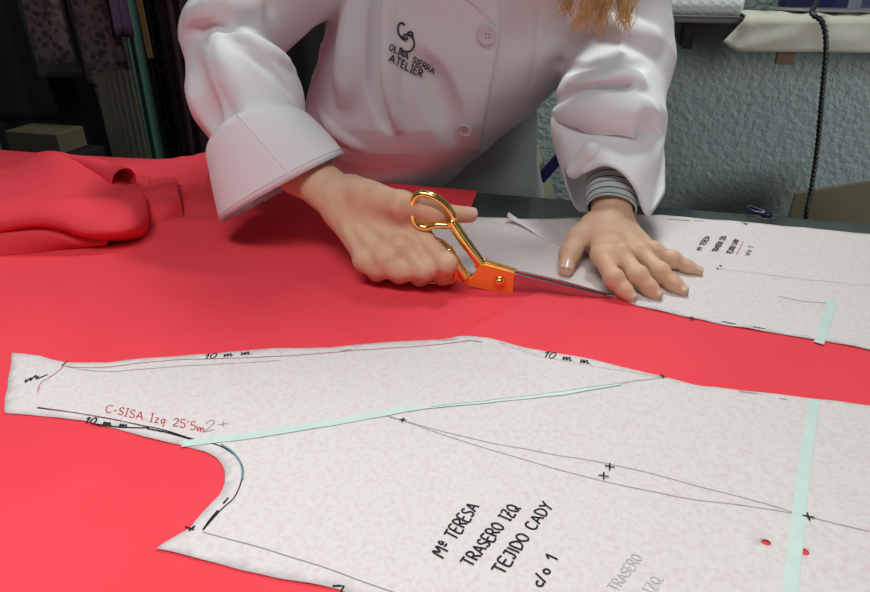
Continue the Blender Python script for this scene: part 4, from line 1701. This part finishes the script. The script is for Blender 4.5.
rail = empty('garment_rail', wb(-1.2, RR, 0), 'dark garment rail behind the table at the left', 'garment rail')
Geo().add(tube_geo([wb(-2.1, RR, 1.75), wb(-.12, RR, 1.75)], .014, 14)).build('rail_bar', M['darkwood'], rail)
for x in (-2.08, -.14):
    Geo().add(tube_geo([wb(x, RR, .0), wb(x, RR, 1.76)], .016, 14)).build('upright', M['darkwood'], rail)
    from_bm('foot', box_bm(wb(x, RR, .0155), (.05, .24, .03), ROTT, .004), M['darkwood'], rail)


def hang(name, u0, u1, vbot, dr, m, amp, nf, lab, cat, taper=1.0, extra=None, ztop=1.62):
    """a hung cloth with pleats, closed round its hanger; u0..u1 its columns"""
    r0 = RR + dr
    uc = (u0 + u1) / 2
    zbot = zrow(uc, vbot, r0)
    s0, s1 = rail_s(u0, r0, 1.0), rail_s(u1, r0, 1.0)
    cs, hw = (s0 + s1) / 2, (s1 - s0) / 2 - .002
    vv, ff = [], []
    K, L = 120, 26
    for j in range(L + 1):
        t = j / L
        z = ztop + (zbot - ztop) * t
        k2 = (1 - taper) * t + taper
        for k in range(K):
            a = 2 * math.pi * k / K
            wv = 1 + amp * math.sin(nf * a + 1.2 * math.sin(t * 3)) * min(1, .3 + t)
            p = wb(cs + hw * k2 * math.cos(a), r0 + .026 * math.sin(a) * wv * (.6 + .4 * t), z + .004 * math.sin(3 * a))
            vv.append(p)
    for j in range(L):
        for k in range(K):
            ff.append((j * K + k, (j + 1) * K + k, (j + 1) * K + (k + 1) % K, j * K + (k + 1) % K))
    ff.append(tuple(range(K))); ff.append(tuple(L * K + k for k in range(K))[::-1])
    root = empty(name, wb(cs, r0, zbot), lab, cat)
    link('cloth', vv, ff, m, root)
    hk = [wb(cs, RR + .014, 1.755), wb(cs, RR, 1.768), wb(cs, RR - .014, 1.755), wb(cs, (RR + r0) / 2, 1.72), wb(cs, r0, ztop - .01)]
    Geo().add(tube_geo(spline(hk, 6), .0022, 8)).build('hanger_hook', M['tableleg'], root)
    if extra:
        extra(root, cs, hw, r0)
    return root


def bag(root, cs, hw, r0):
    vv, ff = [], []
    K = 48
    zb = root.location.z - .03
    for j in range(12):
        z = 1.55 + (zb - 1.55) * j / 11
        for k in range(K):
            a = 2 * math.pi * k / K
            wv = 1 + .03 * math.sin(5 * a + j)
            vv.append(wb(cs + (hw + .004) * math.cos(a) * wv, r0 + .040 * math.sin(a) * wv, z))
    for j in range(11):
        for k in range(K):
            ff.append((j * K + k, (j + 1) * K + k, (j + 1) * K + (k + 1) % K, j * K + (k + 1) % K))
    link('garment_bag', vv, ff, M['plastic'], root, label='clear plastic garment bag')


hang('lace_dress', 84, 127, 69, .00, M['lace'], .25, 9, 'mauve lace dress in clear plastic, beside the teal cloth', 'dress', .7, bag)
hang('lace_dress', 38, 75, 62, .03, M['lace'], .25, 8, 'mauve lace dress in clear plastic, second from the left of the rail', 'dress', .7, bag)
hang('charcoal_dress', -50, 45, 118, .00, M['charcoal'], .25, 8, 'charcoal dress at the left end of the rail', 'dress', .7)
hang('black_coat', -30, 88, 190, -.09, M['charcoal'], .3, 11, 'black coat hanging behind the lace dresses at the left', 'coat', .9)
hang('pleated_cloth', 90, 134, 172, -.085, M['pleat'], .6, 24, 'cream pleated cloth hanging below the lace dress', 'cloth')
hang('teal_cloth', 133, 149, 180, .02, M['teal'], .3, 7, 'narrow teal satin cloth hanging on the rail', 'cloth')
hang('sequin_cloth', 153, 167, 180, .00, M['sequin'], .3, 7, 'black sequinned cloth hanging right of the teal cloth', 'cloth')
hang('wine_cloth', 169, 200, 185, .01, M['wine'], .3, 8, 'dark wine red cloth hanging behind the bent sleeve', 'cloth')
hang('purple_cloth', 124, 136, 36, .075, M['purple'], .3, 6, 'short purple cloth hanging above the teal cloth', 'cloth')
hang('charcoal_garment', 202, 330, 200, .00, M['charcoal'], .25, 9, 'charcoal garment hanging behind the raised elbow', 'garment')
# yellow tape measure hung over the rail
ts = rail_s(152, RR + .055, 1.0)
zt = zrow(152, 58, RR + .055)
P = [wb(ts, RR - .03, 1.66), wb(ts, RR - .018, 1.755), wb(ts, RR, 1.769), wb(ts, RR + .02, 1.755), wb(ts, RR + .052, 1.60), wb(ts, RR + .056, 1.3), wb(ts, RR + .056, zt)]
P = resample(spline(P, 6), .01)
mt = link('tape_measure', *ribbon(P, .016, np.cross(np.gradient(P, axis=0), (TE[0], TE[1], 0))), M['tapemeasure'], smooth=False)
so = mt.modifiers.new('s', 'SOLIDIFY'); so.thickness = .0008
tag(mt, 'yellow tape measure hanging over the garment rail', 'tape measure')
# low dark cabinet with a carton at the far left
rc = RR + .14
zt = zrow(45, 150, rc)
sc = rail_s(30, rc, 1.0)
cb = empty('storage_cabinet', wb(sc, rc, 0), 'dark storage cabinet at the far left below the dresses', 'cabinet')
from_bm('cabinet_body', box_bm(wb(sc, rc, zt / 2), (.20, .12, zt), ROTT, .004), M['darkwood'], cb)
tag(from_bm('carton', box_bm(wb(sc - .01, rc, zt + .026), (.15, .09, .050), ROTT, .003), M['kraft']), 'tan carton on the dark cabinet at the far left', 'box')
